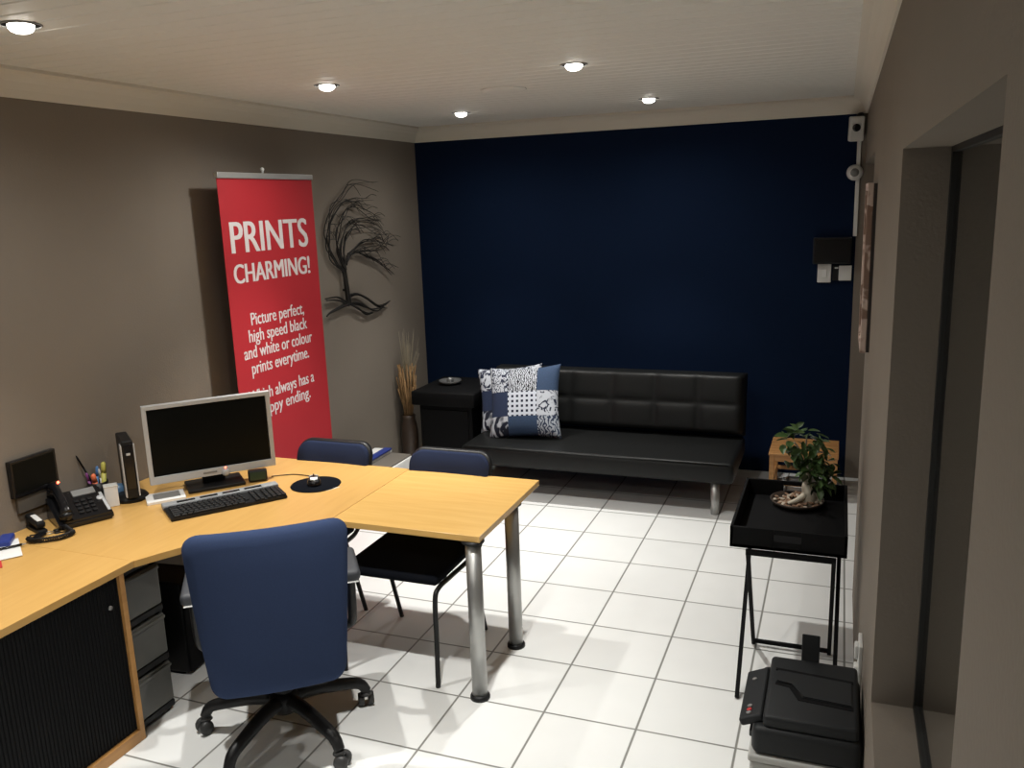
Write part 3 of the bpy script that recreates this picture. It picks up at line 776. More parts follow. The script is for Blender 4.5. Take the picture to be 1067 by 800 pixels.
# ================================================================== THIN CLIENT
tcn = thing('thin_client', 'slim black upright desktop box with silver edges left of the monitor', 'computer', (-1.197, -2.178, DT), math.radians(52))
MB().box((0, 0, 0.155), (0.048, 0.19, 0.26), None, 0.006).build('case', MT['black_plastic'], tcn)
for s in (-1, 1): MB().box((s * 0.026, -0.075, 0.15), (0.006, 0.045, 0.235), None, 0.002).build('silver_edge', MT['silver'], tcn)
MB().box((0, -0.096, 0.17), (0.036, 0.004, 0.20), None, 0.001).build('front_panel', MT['black_gloss'], tcn)
MB().box((0, -0.0985, 0.226), (0.016, 0.002, 0.010)).build('badge', MT['silver'], tcn)
MB().lathe([(0.072, 0), (0.072, 0.012), (0.060, 0.026), (0.001, 0.028)], (0, -0.01, 0), n=28).build('stand_base', MT['black_plastic'], tcn)
tag(MB().tube(bez([(-1.125, -2.02, DT + 0.12), (-1.10, -1.97, DT + 0.10), (-1.04, -1.93, DT + 0.09), (-0.985, -1.88, DT + 0.12)], 6), 0.004, 6).build('video_cable', MT['black_plastic']), 'short black cable between the slim upright box and the monitor', 'cable')

# ================================================================== PEN CUP & CO
pcp = thing('pen_cup', 'black pen cup behind the telephone', 'pen cup', (-1.290, -2.262, DT))
MB().lathe([(0.033, 0), (0.036, 0.003), (0.042, 0.098), (0.039, 0.098), (0.033, 0.006), (0.001, 0.006)], n=26).build('cup', MT['black_plastic'], pcp)
PX, PY, PZ = -1.290, -2.262, DT + 0.008
for nm, lab, m_, d0, d1, r_ in [('pencil', 'black pencil leaning far left out of the pen cup', 'black_matte', (0.010, 0.006, 0), (-0.055, -0.045, 0.215), 0.0038),
        ('pen', 'light blue pen standing in the pen cup', 'cyan', (-0.012, -0.006, 0), (-0.006, 0.012, 0.155), 0.0065),
        ('highlighter', 'orange highlighter in the pen cup', 'orange', (-0.004, 0.0, 0), (0.004, -0.024, 0.130), 0.0105),
        ('highlighter', 'yellow-green highlighter standing tallest at the right of the pen cup', 'yellow', (0.012, 0.012, 0), (0.018, 0.026, 0.172), 0.0105),
        ('pen', 'purple pen at the left of the pen cup', 'purple', (-0.018, -0.012, 0), (-0.030, -0.028, 0.135), 0.006),
        ('pen', 'white pen between the blue pen and the yellow-green highlighter', 'white', (0.004, 0.020, 0), (0.000, 0.014, 0.142), 0.005)]:
    p0 = Vector((PX, PY, PZ)) + Vector(d0); p1 = Vector((PX, PY, PZ)) + Vector(d1)
    t = thing(nm, lab, nm, p0, 0, 'pens and markers in the pen cup'); dv = p1 - p0
    MB().tube([Vector((0, 0, 0)), dv * 0.72], r_, 10).build('barrel', MT[m_], t)
    MB().tube([dv * 0.72, dv * 0.95, dv], [r_ * 1.08, r_ * 1.0, r_ * 0.45], 10).build('tip' if nm == 'pencil' else 'cap', MT[m_], t)
wbx = thing('card_box', 'small white upright box on the desk right of the telephone', 'box', (-1.203, -2.280, DT), math.radians(50))
MB().box((0, 0, 0.045), (0.055, 0.045, 0.09), None, 0.003).build('body', MT['paper'], wbx)
MB().box((0, 0, 0.0915), (0.057, 0.047, 0.007), None, 0.002).build('lid', MT['white'], wbx)
tag(MB().lathe([(0.028, 0), (0.030, 0.02), (0.026, 0.05), (0.012, 0.056)], (-1.275, -2.168, DT), n=20).build('tape_roll', MT['bluegrey']), 'blue translucent roll behind the white box beside the slim computer', 'tape')

# ================================================================== TELEPHONE
ph = thing('telephone', 'black desk telephone with corded handset near the left wall', 'telephone', (-1.205, -2.44, DT), math.radians(62))
pb_ = MB()
vs = [(-0.11, -0.10, 0), (0.10, -0.10, 0), (0.10, 0.10, 0), (-0.11, 0.10, 0), (-0.11, -0.10, 0.028), (0.10, -0.10, 0.028), (0.10, 0.10, 0.105), (-0.11, 0.10, 0.105)]
pb_._add(vs, [(3, 2, 1, 0), (4, 5, 6, 7), (0, 1, 5, 4), (1, 2, 6, 5), (2, 3, 7, 6), (3, 0, 4, 7)])
bmesh.ops.bevel(pb_.bm, geom=pb_.bm.edges[:], offset=0.008, segments=2, affect='EDGES')
pb_.build('body', MT['black_gloss'], ph)
tilt = math.atan2(0.077, 0.2)
def onph(x, yv, h): return (x, yv, 0.028 + (yv + 0.10) * 0.385 + h)
hs = MB(); hs.tube(bez([onph(-0.075, -0.095, 0.036), onph(-0.075, -0.05, 0.052), onph(-0.075, 0.03, 0.052), onph(-0.075, 0.085, 0.036)], 6), [0.021] * 4 + [0.017] * 11 + [0.021] * 4, 14)
hs.lathe([(0.024, 0), (0.028, 0.02), (0.022, 0.034)], onph(-0.075, -0.082, 0.004), n=18); hs.lathe([(0.024, 0), (0.028, 0.02), (0.022, 0.034)], onph(-0.075, 0.078, 0.004), n=18)
hs.build('handset', MT['black_gloss'], ph)
MB().box(onph(0.030, 0.062, 0.003), (0.09, 0.042, 0.008), (tilt, 0, 0), 0.002).build('display', MT['grey'], ph)
for r_ in range(4):
    for c_ in range(3): MB().box(onph(-0.012 + c_ * 0.026, 0.012 - r_ * 0.024, 0.003), (0.018, 0.014, 0.008), (tilt, 0, 0), 0.002).build('key', MT['black_plastic'], ph)
MB().lathe([(0.014, 0), (0.014, 0.006), (0.010, 0.008)], onph(0.078, 0.004, 0.0), n=18, rot=(tilt, 0, 0)).build('navigation_button', MT['silver'], ph)
MB().box(onph(0.089, -0.02, 0.001), (0.012, 0.13, 0.004), (tilt, 0, 0), 0.001).build('label_strip', MT['silver'], ph)
cc = []; n_ = 130
ax = bez([(-1.20, -2.545, DT + 0.018), (-1.135, -2.575, DT + 0.013), (-1.085, -2.60, DT + 0.013), (-1.09, -2.655, DT + 0.013), (-1.13, -2.695, DT + 0.013), (-1.165, -2.712, DT + 0.013), (-1.20, -2.70, DT + 0.013)], 40)
for i, p_ in enumerate(ax):
    a = i * 1.1; cc.append(p_ + Vector((0.009 * math.cos(a), 0.006 * math.cos(a), 0.009 * math.sin(a))))
tag(MB().tube(cc, 0.0028, 5).build('handset_cord', MT['black_plastic']), 'coiled black telephone cord lying in front of the telephone', 'cord')
pap = MB().box((-1.318, -2.352, DT + 0.03), (0.055, 0.08, 0.06), (0, 0, 0.3), 0.002).build('paper_stack', MT['paper'])
tag(pap, 'small stack of white papers between the telephone and the left wall', 'paper')

# small clutter at the left edge of the desk
stp = thing('stapler', 'black stapler with a pale top plate left of the telephone', 'stapler', (-1.275, -2.60, DT), math.radians(70))
MB().box((0, 0, 0.008), (0.036, 0.13, 0.016), None, 0.004).build('base', MT['black_plastic'], stp)
MB().box((0, 0.004, 0.042), (0.034, 0.125, 0.024), (math.radians(7), 0, 0), 0.007).build('arm', MT['black_plastic'], stp)
MB().box((0, 0.05, 0.026), (0.03, 0.03, 0.03), None, 0.004).build('hinge', MT['black_plastic'], stp)
MB().box((0, -0.01, 0.0555), (0.020, 0.07, 0.004), (math.radians(7), 0, 0), 0.001).build('top_plate', MT['white'], stp)
ks = thing('key_bunch', 'bunch of dark keys with a fob on the desk before the stapler', 'keys', (-1.195, -2.612, DT), 0.2)
kr = MB(); kr.tube([(0.016 * math.cos(2 * PI * k / 20), 0.016 * math.sin(2 * PI * k / 20), 0.004) for k in range(21)], 0.0016, 6); kr.build('ring', MT['steel'], ks)
for k, an in enumerate((0.3, 1.2, 3.9)):
    q = MB(); q.lathe([(0.012, 0), (0.012, 0.003)], (0.03 * math.cos(an), 0.03 * math.sin(an), 0.001 + 0.003 * k), n=14)
    q.box((0.052 * math.cos(an), 0.052 * math.sin(an), 0.0025 + 0.003 * k), (0.034, 0.008, 0.003), (0, 0, an)); q.build('key', MT['wire'], ks)
MB().box((-0.008, -0.045, 0.008), (0.034, 0.055, 0.015), (0, 0, 0.2), 0.006).build('fob', MT['black_gloss'], ks)
tag(MB().box((-1.275, -2.74, DT + 0.013), (0.05, 0.10, 0.026), (0, 0, 0.7), 0.008).build('correction_roller', MT['cobalt']), 'cobalt blue plastic item at the left edge of the desk', 'stationery')
shp = MB().box((-1.225, -2.815, DT + 0.004), (0.15, 0.21, 0.002), (0, 0, 0.95)).build('paper_sheet', MT['paper']); tag(shp, 'white sheet of paper at the left edge of the desk', 'paper')
bk_ = MB().box((-1.205, -2.915, DT + 0.0015), (0.15, 0.21, 0.003), (0, 0, 0.95)).build('red_leaflet', MT['redprint']); tag(bk_, 'red leaflet edge beside the white sheet at the desk left edge', 'leaflet')
pe = thing('pen', 'dark pen lying across the white sheet at the left edge', 'pen', (-1.205, -2.785, DT + 0.0105), 0.95)
MB().tube([(-0.06, 0, 0), (0.045, 0, 0)], 0.005, 10).build('barrel', MT['black_gloss'], pe); MB().tube([(0.045, 0, 0), (0.062, 0, 0)], [0.005, 0.001], 10).build('tip', MT['steel'], pe)

# wall panel over the telephone
wpn = thing('wall_panel', 'small black flat screen on the left wall above the telephone', 'screen', (XL, -2.53, 0.91))
MB().box((0.014, 0, 0), (0.024, 0.215, 0.155), None, 0.004).build('case', MT['black_gloss'], wpn)
MB().box((0.0265, 0, 0.004), (0.002, 0.19, 0.125)).build('glass', MT['screen'], wpn)
MB().lathe([(0.006, 0), (0.004, 0.004)], (0.0262, 0.098, -0.07), n=12, rot=(0, PI / 2, 0)).build('indicator', MT['led'], wpn)
MB().box((0.010, -0.005, -0.112), (0.016, 0.17, 0.066), None, 0.003).build('bracket', mat('grey_brown_plastic', (0.07, 0.062, 0.052), 0.6), wpn)

# ================================================================== VISITOR CHAIRS (facing the desk, towards -y)
def visitor_chair(label, loc):
    t = thing('visitor_chair', label, 'chair', loc, 0, 'blue visitor chairs behind the desk')
    MB().box((0, -0.005, 0.445), (0.445, 0.43, 0.045), None, 0.02, 4).build('seat', MT['black_fabric'], t)
    MB().box((0, -0.005, 0.420), (0.40, 0.38, 0.012), None, 0.004).build('seat_pan', MT['black_plastic'], t)
    # backrest: rounded slab curved slightly, cushion on the front
    def back(w, z0, z1, y0, th, r):
        m = MB(); N = 10; vs = []
        out = []
        for cx, cz, a0 in ((w / 2 - r, z1 - r, 0), (-w / 2 + r, z1 - r, PI / 2), (-w / 2 + r, z0 + r, PI), (w / 2 - r, z0 + r, 1.5 * PI)):
            for k in range(7): a = a0 + PI / 2 * k / 6; out.append((cx + r * math.cos(a), cz + r * math.sin(a)))
        n = len(out)
        cx, cz = 0, (z0 + z1) / 2
        rings = [(1.0, th), (1.0, th * 0.25), (0.96, 0.0), (0.5, -th * 0.10), (0.02, -th * 0.14)]
        for sc_, dy in rings:
            for (x, z) in out:
                X, Z = cx + (x - cx) * sc_, cz + (z - cz) * sc_
                vs.append((X, y0 + dy + 0.30 * (Z - z0) - 0.35 * X * X * 1.0, Z))
        fs = []
        for i in range(len(rings) - 1):
            for k in range(n): fs.append((i * n + k, i * n + (k + 1) % n, (i + 1) * n + (k + 1) % n, (i + 1) * n + k))
        fs += [list(range(n))[::-1], [(len(rings) - 1) * n + k for k in range(n)]]
        m._add(vs, fs, True); return m
    back(0.405, 0.53, 0.787, 0.338, 0.030, 0.06).build('backrest', MT['blue_dark'], t)
    back(0.418, 0.520, 0.795, 0.358, 0.026, 0.065).build('back_shell', MT['black_plastic'], t)
    for s in (-1, 1):
        x = s * 0.218
        MB().tube(bez([(x, -0.255, 0.0), (x, -0.245, 0.20), (x, -0.238, 0.375), (x, -0.20, 0.412), (x, -0.10, 0.412), (x, 0.14, 0.405), (x, 0.235, 0.43), (x * 0.95, 0.315, 0.52), (x * 0.80, 0.375, 0.62), (x * 0.8, 0.405, 0.70)], 5), 0.0105, 10).build('leg', MT['black_plastic'], t)
        MB().tube([(x, 0.25, 0.0), (x, 0.12, 0.405)], 0.0105, 10).build('leg', MT['black_plastic'], t)
    MB().tube([(-0.215, -0.10, 0.408), (0.215, -0.10, 0.408)], 0.009, 8).build('stretcher', MT['black_plastic'], t)
    return t
vc = visitor_chair('blue visitor chair behind the bare end of the desk, near the sofa', (0.035, -1.872, 0))
dup(vc, (-0.603, -1.865, 0), 0, 'blue visitor chair in front of the red banner, behind the mouse pad')

# ================================================================== OFFICE CHAIR
oc = thing('office_chair', 'blue upholstered swivel office chair with black star base before the desk', 'chair', (-0.155, -2.580, 0), math.radians(37))
# backrest: local -y is the back; seen from behind
def oc_back():
    m = MB(); z0, z1, r = 0.352, 0.938, 0.055; zc = (z0 + z1) / 2; out = []
    def hw(z): return 0.218 + 0.044 * (z - z0) / (z1 - z0)
    W2 = 0.26
    n_side = 8
    def corner(cx, cz, a0):
        for k in range(9):
            a = a0 + PI / 2 * k / 8; out.append((cx + r * math.cos(a), cz + r * math.sin(a)))
    corner(W2 - r, z1 - r, 0)
    for k in range(1, n_side): out.append((W2 - r - (2 * W2 - 2 * r) * k / n_side, z1))
    corner(-W2 + r, z1 - r, PI / 2)
    for k in range(1, n_side): out.append((-W2, z1 - r - (z1 - z0 - 2 * r) * k / n_side))
    corner(-W2 + r, z0 + r, PI)
    for k in range(1, n_side): out.append((-W2 + r + (2 * W2 - 2 * r) * k / n_side, z0))
    corner(W2 - r, z0 + r, 1.5 * PI)
    for k in range(1, n_side): out.append((W2, z0 + r + (z1 - z0 - 2 * r) * k / n_side))
    n = len(out); vs = []; fs = []
    rings = [(0.02, 0.042), (0.5, 0.041), (0.82, 0.038), (0.93, 0.030), (0.985, 0.014), (1.0, -0.002), (0.985, -0.018), (0.94, -0.030), (0.85, -0.036), (0.5, -0.038), (0.02, -0.038)]
    for sc_, dy in rings:
        for (x, z) in out:
            # shrink towards the centre by a constant margin near the rim
            X = x * (1 - (1 - sc_) * (1.0)) ; Z = zc + (z - zc) * sc_
            X *= hw(Z) / W2
            v = (Z - z0) / (z1 - z0)
            vs.append((X, -0.295 + dy + 0.42 * X * X - 0.018 * math.sin(v * PI) - 0.03 * v, Z))
    for i in range(len(rings) - 1):
        for k in range(n): fs.append((i * n + k, i * n + (k + 1) % n, (i + 1) * n + (k + 1) % n, (i + 1) * n + k))
    fs += [list(range(n))[::-1], [(len(rings) - 1) * n + k for k in range(n)]]
    m._add(vs, fs, True); return m
oc_back().build('backrest', MT['blue'], oc)
MB().box((0, 0.03, 0.455), (0.455, 0.46, 0.085), None, 0.035, 4).build('seat', MT['blue'], oc)
MB().box((0, 0.02, 0.400), (0.42, 0.40, 0.03), None, 0.01).build('seat_pan', MT['black_plastic'], oc)
MB().tube(bez([(0, -0.10, 0.385), (0, -0.24, 0.36), (0, -0.315, 0.42), (0, -0.295, 0.60)], 6), 0.022, 10).build('back_bracket', MT['black_plastic'], oc)
for s in (-1, 1):
    a_ = MB(); x = s * 0.262
    a_.tube(bez([(s * 0.20, 0.02, 0.385), (x, 0.02, 0.395), (x + s * 0.01, -0.01, 0.46), (x + s * 0.01, -0.03, 0.625)], 6), 0.017, 10)
    arm = a_.build('armrest', MT['black_plastic'], oc)
    MB().box((x + s * 0.01, -0.02, 0.648), (0.062, 0.24, 0.045), None, 0.018, 4).build('pad', MT['pad_grey'], arm)
    MB().box((x + s * 0.01, -0.02, 0.621), (0.05, 0.20, 0.010), None, 0.003).build('bracket_plate', MT['chrome'], arm)
MB().lathe([(0.036, 0.12), (0.036, 0.24), (0.026, 0.242), (0.026, 0.39)], n=20).build('gas_column', MT['black_plastic'], oc)
MB().lathe([(0.050, 0.105), (0.058, 0.12), (0.056, 0.165), (0.040, 0.18)], n=24).build('hub', MT['black_plastic'], oc)
for k in range(5):
    a = math.radians(-20 + 72 * k - 37)
    ca, sa = math.cos(a), math.sin(a)
    pts = [(0.03 * ca, 0.03 * sa, 0.148), (0.12 * ca, 0.12 * sa, 0.146), (0.22 * ca, 0.22 * sa, 0.126), (0.29 * ca, 0.29 * sa, 0.105), (0.318 * ca, 0.318 * sa, 0.066)]
    lg = MB().tube(bez(pts, 5), [0.029 - 0.010 * i / 20 for i in range(21)], 12).build('leg', MT['black_plastic'], oc)
    cs = MB(); cx, cy = 0.315 * ca, 0.315 * sa
    cs.cyl((cx, cy, 0.045), (cx, cy, 0.075), 0.009, n=10)
    da = a + [0.5, 1.3, -0.7, 0.9, 0.2][k]
    px_, py_ = -math.sin(da), math.cos(da)
    for s in (-1, 1):
        c0 = Vector((cx + px_ * s * 0.008 + math.cos(da) * 0.010, cy + py_ * s * 0.008 + math.sin(da) * 0.010, 0.027)); c1 = c0 + Vector((px_ * s * 0.022, py_ * s * 0.022, 0))
        cs.tube([c0, (c0 + c1) / 2, c1], [0.027, 0.027, 0.023], 18)
    cs.tube([(cx, cy, 0.052), (cx, cy, 0.066)], [0.024, 0.017], 14)
    cs.build('caster', MT['casterg'], lg)

# ================================================================== TRAY TABLE
tt = thing('tray_table', 'black butler tray table on folding legs beside the right wall', 'table', (1.572, -1.45, 0))
tr = MB(); TX0, TX1, TY0, TY1, TZ0, TZ1 = -0.212, 0.212, -0.305, 0.305, 0.592, 0.676
tr.box2((TX0, TY0, TZ0), (TX1, TY1, TZ0 + 0.012))
tr.box2((TX0, TY0, TZ0), (TX0 + 0.012, TY1, TZ1), 0.002); tr.box2((TX1 - 0.012, TY0, TZ0), (TX1, TY1, TZ1), 0.002)
for ys in (TY0, TY1 - 0.012):
    tr.box2((TX0, ys, TZ0), (-0.05, ys + 0.012, TZ1), 0.002); tr.box2((0.05, ys, TZ0), (TX1, ys + 0.012, TZ1), 0.002)
    tr.box2((-0.05, ys, TZ0), (0.05, ys + 0.012, TZ0 + 0.036), 0.002); tr.box2((-0.05, ys, TZ1 - 0.020), (0.05, ys + 0.012, TZ1), 0.002)
tr.build('tray', MT['black_matte'], tt)
for nm, x in (('outer', 0.176), ('inner', 0.155)):
    y_top, y_bot = (0.10, -0.395) if nm == 'outer' else (-0.312, 0.055)
    for s in (-1, 1):
        xs = s * x + 0.012
        l = MB(); p0 = Vector((xs, y_bot, 0.004)); p1 = Vector((xs, y_top, TZ0 - 0.010))
        dv = p1 - p0; ang = math.atan2(dv.y, dv.z)
        l.box((p0 + p1) / 2, (0.016, 0.016, dv.length), (-ang, 0, 0), 0.002); l.build('leg', MT['black_matte'], tt)
    MB().box((0.012, y_top, TZ0 - 0.012), (2 * x + 0.016, 0.016, 0.022), None, 0.002).build('crossbar', MT['black_matte'], tt)
    if nm == 'inner': MB().box((0.012, y_bot - 0.012, 0.022), (2 * x, 0.016, 0.016), None, 0.002).build('crossbar', MT['black_matte'], tt)

# ================================================================== PLANT
pl = thing('bonsai_plant', 'small green leafy bonsai with swollen pale root on the black tray', 'plant', (1.608, -1.245, 0.604))
MB().lathe([(0.001, 0.0), (0.085, 0.0), (0.105, 0.012), (0.112, 0.026), (0.107, 0.026), (0.10, 0.014), (0.082, 0.008), (0.001, 0.008)], (-0.025, 0, 0), n=36).build('bowl', mat('dark_brown_bowl', (0.035, 0.022, 0.015), 0.6), pl)
rr = random.Random(21)
pbm = MB()
for k in range(60):
    a = rr.uniform(0, 2 * PI); r0 = math.sqrt(rr.uniform(0, 1)) * 0.092
    pbm.mi = rr.choice((0, 0, 1))
    pbm.box((-0.025 + r0 * math.cos(a), r0 * math.sin(a), 0.015 + rr.uniform(0, 0.012)), (rr.uniform(.02, .05), rr.uniform(.010, .018), rr.uniform(.006, .012)), (rr.uniform(-.3, .3), rr.uniform(-.3, .3), rr.uniform(0, PI)), 0.003)
pbm.mi = 0
o = pbm.build('bark_chips', [MT['bark'], MT['pebble']], pl); o['kind'] = 'stuff'
rtb = MB()
rtb.tube(bez([(0.025, 0, 0.012), (0.022, -0.008, 0.045), (0.012, 0.0, 0.085), (0.02, 0.005, 0.13), (0.0, 0.0, 0.19)], 6), [0.036 - 0.0013 * i for i in range(25)], 12)
rtb.tube(bez([(0.018, -0.01, 0.06), (-0.02, -0.04, 0.035), (-0.06, -0.06, 0.022)], 5), [0.018 - 0.0011 * i for i in range(11)], 8)
rtb.tube(bez([(0.020, 0.0, 0.06), (0.055, 0.01, 0.035), (0.075, -0.02, 0.018)], 5), [0.016 - 0.0011 * i for i in range(11)], 8)
rtb.build('trunk', MT['root'], pl)
tw = MB(); lf = MB()
cl = [(-0.045, -0.02, 0.285, 0.075), (0.005, -0.03, 0.315, 0.075), (0.055, -0.02, 0.265, 0.065), (0.085, -0.03, 0.195, 0.062), (0.055, -0.055, 0.155, 0.055), (-0.055, -0.03, 0.225, 0.055), (0.105, -0.03, 0.145, 0.045), (0.03, -0.04, 0.22, 0.06), (0.02, -0.05, 0.165, 0.05), (0.065, -0.06, 0.115, 0.045)]
for (cx, cy, cz, cr) in cl:
    tw.tube(bez([(0.0, 0, 0.17), (cx * 0.5, cy * 0.5, (cz + 0.17) / 2 + 0.02), (cx, cy, cz)], 5), [0.006 - 0.0003 * i for i in range(11)], 6)
    for k in range(17):
        d = Vector((rr.gauss(0, 1), rr.gauss(0, 1), rr.gauss(0, 1))).normalized()
        c = Vector((cx, cy, cz)) + d * cr * rr.uniform(0.45, 1.0)
        ax_ = (d + Vector((rr.gauss(0, .4), rr.gauss(0, .4), -0.35))).normalized()
        sd_ = ax_.cross(Vector((rr.gauss(0, .4), rr.gauss(0, .4), 1))).normalized(); up_ = sd_.cross(ax_)
        L = rr.uniform(0.036, 0.058); Wd = L * 0.58
        P = [(-0.5, 0, 0), (-0.25, .8, .06), (0.1, 1, .08), (0.38, .6, .03), (0.62, 0, -.10), (0.38, -.6, .03), (0.1, -1, .08), (-0.25, -.8, .06), (0.1, 0, -0.04)]
        vsx = [c + ax_ * (p[0] * L) + sd_ * (p[1] * Wd / 2) + up_ * (p[2] * L) for p in P]
        lf._add(vsx, [(i, (i + 1) % 8, 8) for i in range(8)], True)
tw.build('twigs', MT['root'], pl); lf.build('foliage', MT['leaf'], pl)

# ================================================================== WOODEN STOOL
so = thing('wooden_stool', 'small slatted pine stool in the right corner beside the sofa', 'stool', (1.545, 0.73, 0))
sm = MB()
for k in range(6): sm.box((0, -0.17 + k * 0.068, 0.291), (0.42, 0.056, 0.016), None, 0.003)
sm.build('seat', MT['stool_wood'], so)
for sx in (-1, 1):
    for sy in (-1, 1): MB().box((sx * 0.19, sy * 0.175, 0.1415), (0.03, 0.03, 0.283), None, 0.003).build('leg', MT['stool_wood'], so)
for sy in (-1, 1):
    MB().box((0, sy * 0.175, 0.262), (0.35, 0.02, 0.04), None, 0.002).build('apron', MT['stool_wood'], so)
    MB().box((0, sy * 0.175, 0.095), (0.35, 0.02, 0.024), None, 0.002).build('rail', MT['stool_wood'], so)
for sx in (-1, 1):
    MB().box((sx * 0.19, 0, 0.262), (0.02, 0.32, 0.04), None, 0.002).build('apron', MT['stool_wood'], so)
    MB().box((sx * 0.19, 0, 0.095), (0.02, 0.32, 0.024), None, 0.002).build('rail', MT['stool_wood'], so)

# ================================================================== PRINTER ON A GREY BOX
gb = thing('storage_bin', 'pale grey storage box under the black printer by the right wall', 'box', (1.668, -2.447, 0))
MB().box((0, 0, 0.145), (0.285, 0.355, 0.29), None, 0.012).build('body', MT['greybox'], gb)
MB().box((0, 0, 0.301), (0.295, 0.365, 0.022), None, 0.006).build('lid', MT['greybox'], gb)
pr = thing('printer', 'black multifunction printer standing on the grey box by the right wall', 'printer', (1.668, -2.442, 0.312))
pr.scale = (1.0, 0.81, 1.0)
# printer faces -x; width along y
b1 = MB(); b1.box((0.012, 0, 0.045), (0.30, 0.45, 0.09), None, 0.022, 4); b1.box((-0.03, 0, 0.035), (0.22, 0.40, 0.066), None, 0.01)
b1.build('body', MT['printer_black'], pr)
MB().box((0.022, 0.005, 0.108), (0.262, 0.44, 0.040), None, 0.014, 4).build('scanner_lid', MT['printer_black'], pr)
MB().prism([(-0.085, 0.105), (0.135, 0.085), (0.135, -0.075), (-0.005, -0.062), (-0.035, 0.018), (-0.085, 0.024)], 0.126, 0.134, 0.003).build('lid_panel', MT['printer_black'], pr)
MB().prism([(-0.09, 0.125), (0.138, 0.105), (0.138, 0.088), (-0.09, 0.108)], 0.126, 0.131, 0.001).build('lid_slot', MT['black_matte'], pr)
MB().prism([(-0.086, 0.022), (-0.033, 0.016), (-0.004, -0.064), (0.138, -0.077), (0.138, -0.096), (-0.016, -0.082), (-0.045, -0.002), (-0.086, 0.006)], 0.126, 0.1295, 0.001).build('lid_slot', MT['black_matte'], pr)
cp = MB(); cp.box((-0.142, -0.02, 0.092), (0.072, 0.34, 0.026), (0, math.radians(-24), 0), 0.008, 3); ctl = cp.build('control_panel', MT['printer_black'], pr)
for k, (dy, mm) in enumerate(((-0.10, 'grey'), (-0.125, 'redprint'), (-0.145, 'grey'), (0.09, 'grey'))):
    MB().lathe([(0.008, 0), (0.008, 0.005), (0.006, 0.006)], (-0.150, -0.02 + dy, 0.1015), n=14, rot=(0, math.radians(-24), 0)).build('button', MT[mm], ctl)
ps = MB(); ps.box((0.01, 0.232, 0.155), (0.055, 0.008, 0.11), (math.radians(-16), 0, 0), 0.003); ps.build('paper_support', MT['printer_black'], pr)
MB().box((-0.135, -0.02, 0.028), (0.03, 0.26, 0.024), None, 0.004).build('output_tray', MT['black_gloss'], pr)

# ================================================================== BACK WALL & RIGHT WALL FITTINGS
cbx = thing('control_box', 'black wall box on the navy wall above two white switches', 'control box', (1.660, YB, 1.545))
MB().box((0, -0.028, 0), (0.235, 0.055, 0.17), None, 0.006).build('case', MT['black_plastic'], cbx)
MB().box((0, -0.057, 0.0), (0.215, 0.004, 0.15), None, 0.001).build('cover', MT['black_gloss'], cbx)
s1 = thing('light_switch', 'larger white switch plate on the navy wall, left of the pair', 'switch', (1.617, YB, 1.398), 0, 'white switches under the black wall box')
MB().box((0, -0.011, 0), (0.085, 0.022, 0.122), None, 0.004).build('plate', MT['white'], s1); MB().box((0, -0.024, 0), (0.030, 0.006, 0.05), None, 0.002).build('rocker', MT['paper'], s1)
s2 = thing('light_switch', 'smaller white switch plate with a dark left strip, beside the corner', 'switch', (1.727, YB, 1.398), 0, 'white switches under the black wall box')
MB().box((0.018, -0.009, 0), (0.078, 0.018, 0.098), None, 0.004).build('plate', MT['white'], s2); MB().box((-0.040, -0.008, 0), (0.038, 0.016, 0.098), None, 0.003).build('dark_strip', MT['black_plastic'], s2)
MB().box((-0.036, -0.0175, 0.034), (0.022, 0.003, 0.010), None, 0.001).build('indicator', MT['white'], s2)
sc_ = thing('motion_sensor', 'white camera-like sensor box high in the right corner by the ceiling', 'sensor', (1.772, 1.02, 2.30))
MB().box((0, 0, 0), (0.085, 0.06, 0.15), (0.12, 0, 0.2), 0.008).build('case', MT['white'], sc_)
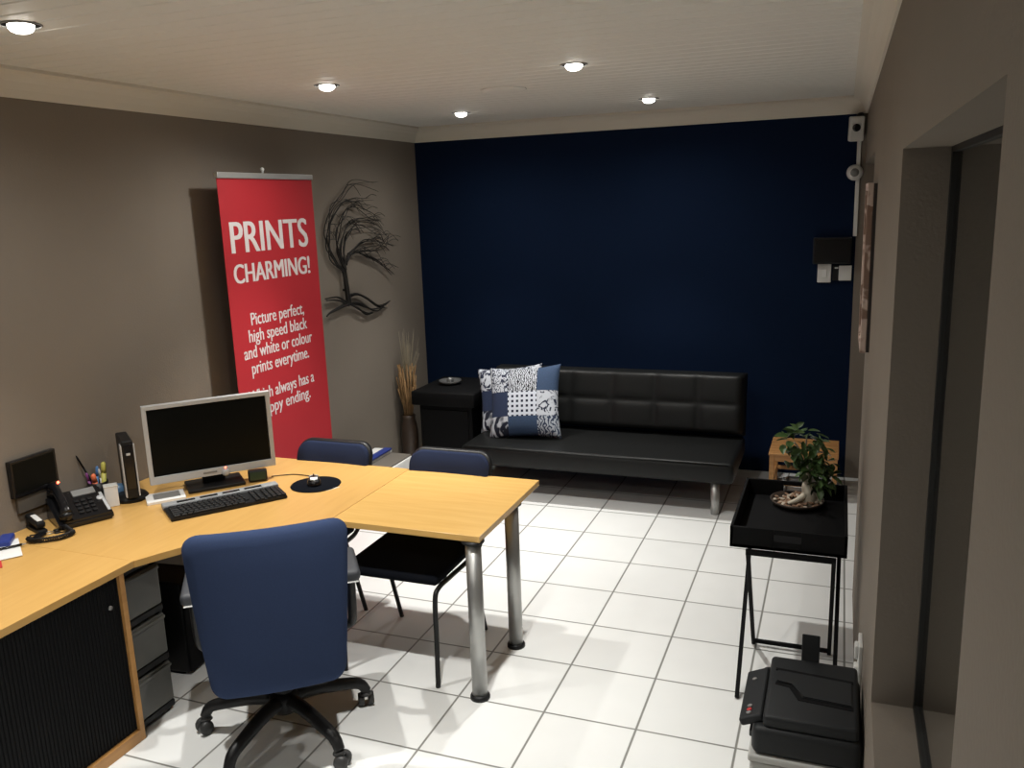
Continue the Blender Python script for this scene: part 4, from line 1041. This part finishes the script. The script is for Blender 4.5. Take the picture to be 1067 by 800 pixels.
MB().lathe([(0.024, 0), (0.024, 0.008), (0.016, 0.012)], (0.0, -0.030, 0.005), n=18, rot=(PI / 2, 0, 0.2)).build('lens', MT['black_gloss'], sc_)
MB().tube([(0.0, 0.0, 0.06), (0.015, 0.03, 0.085), (0.03, 0.058, 0.09)], 0.014, 10).build('bracket', MT['black_plastic'], sc_)
rs = thing('siren', 'small round white sounder on the conduit below the corner sensor', 'alarm', (1.775, YB, 2.035))
MB().lathe([(0.048, 0), (0.050, 0.02), (0.044, 0.04), (0.03, 0.048)], n=24, rot=(PI / 2, 0, 0)).build('case', MT['white'], rs)
MB().lathe([(0.026, 0), (0.026, 0.004)], (0, -0.046, 0), n=18, rot=(PI / 2, 0, 0)).build('grille', MT['grey'], rs)
tag(MB().box2((1.782, YB - 0.018, 1.635), (1.806, YB, 2.24), 0.003).build('cable_conduit', MT['white']), 'narrow white cable conduit down the navy wall by the right corner', 'conduit')

pcf = thing('framed_picture', 'narrow thick-edged picture in a pinkish-brown frame on the right wall', 'picture', (XR, -1.15, 1.62))
PW, PH = 0.36, 0.66
fm_ = MB()
for s in (-1, 1):
    fm_.box((-0.024, s * (PW / 2 - 0.015), 0), (0.022, 0.03, PH), None, 0.003); fm_.box((-0.024, 0, s * (PH / 2 - 0.015)), (0.022, PW - 0.06, 0.03), None, 0.003)
fm_.build('frame', MT['pic'], pcf)
MB().box((-0.0068, 0, 0), (0.0125, PW - 0.006, PH - 0.006)).build('shadow_gap', MT['picshade'], pcf)  # dark slab stands in for the shadow between frame and wall
MB().box((-0.020, 0, 0), (0.012, PW - 0.05, PH - 0.05)).build('print', MT['pic'], pcf)
skt = thing('wall_socket', 'white wall socket with plugs low on the right wall by the printer', 'socket', (XR, -2.15, 0.40))
MB().box((-0.006, 0, 0), (0.012, 0.10, 0.16), None, 0.003).build('plate', MT['white'], skt)
for dz in (0.04, -0.035): MB().box((-0.017, 0.0, dz), (0.014, 0.04, 0.05), None, 0.005).build('plug', MT['white'], skt)
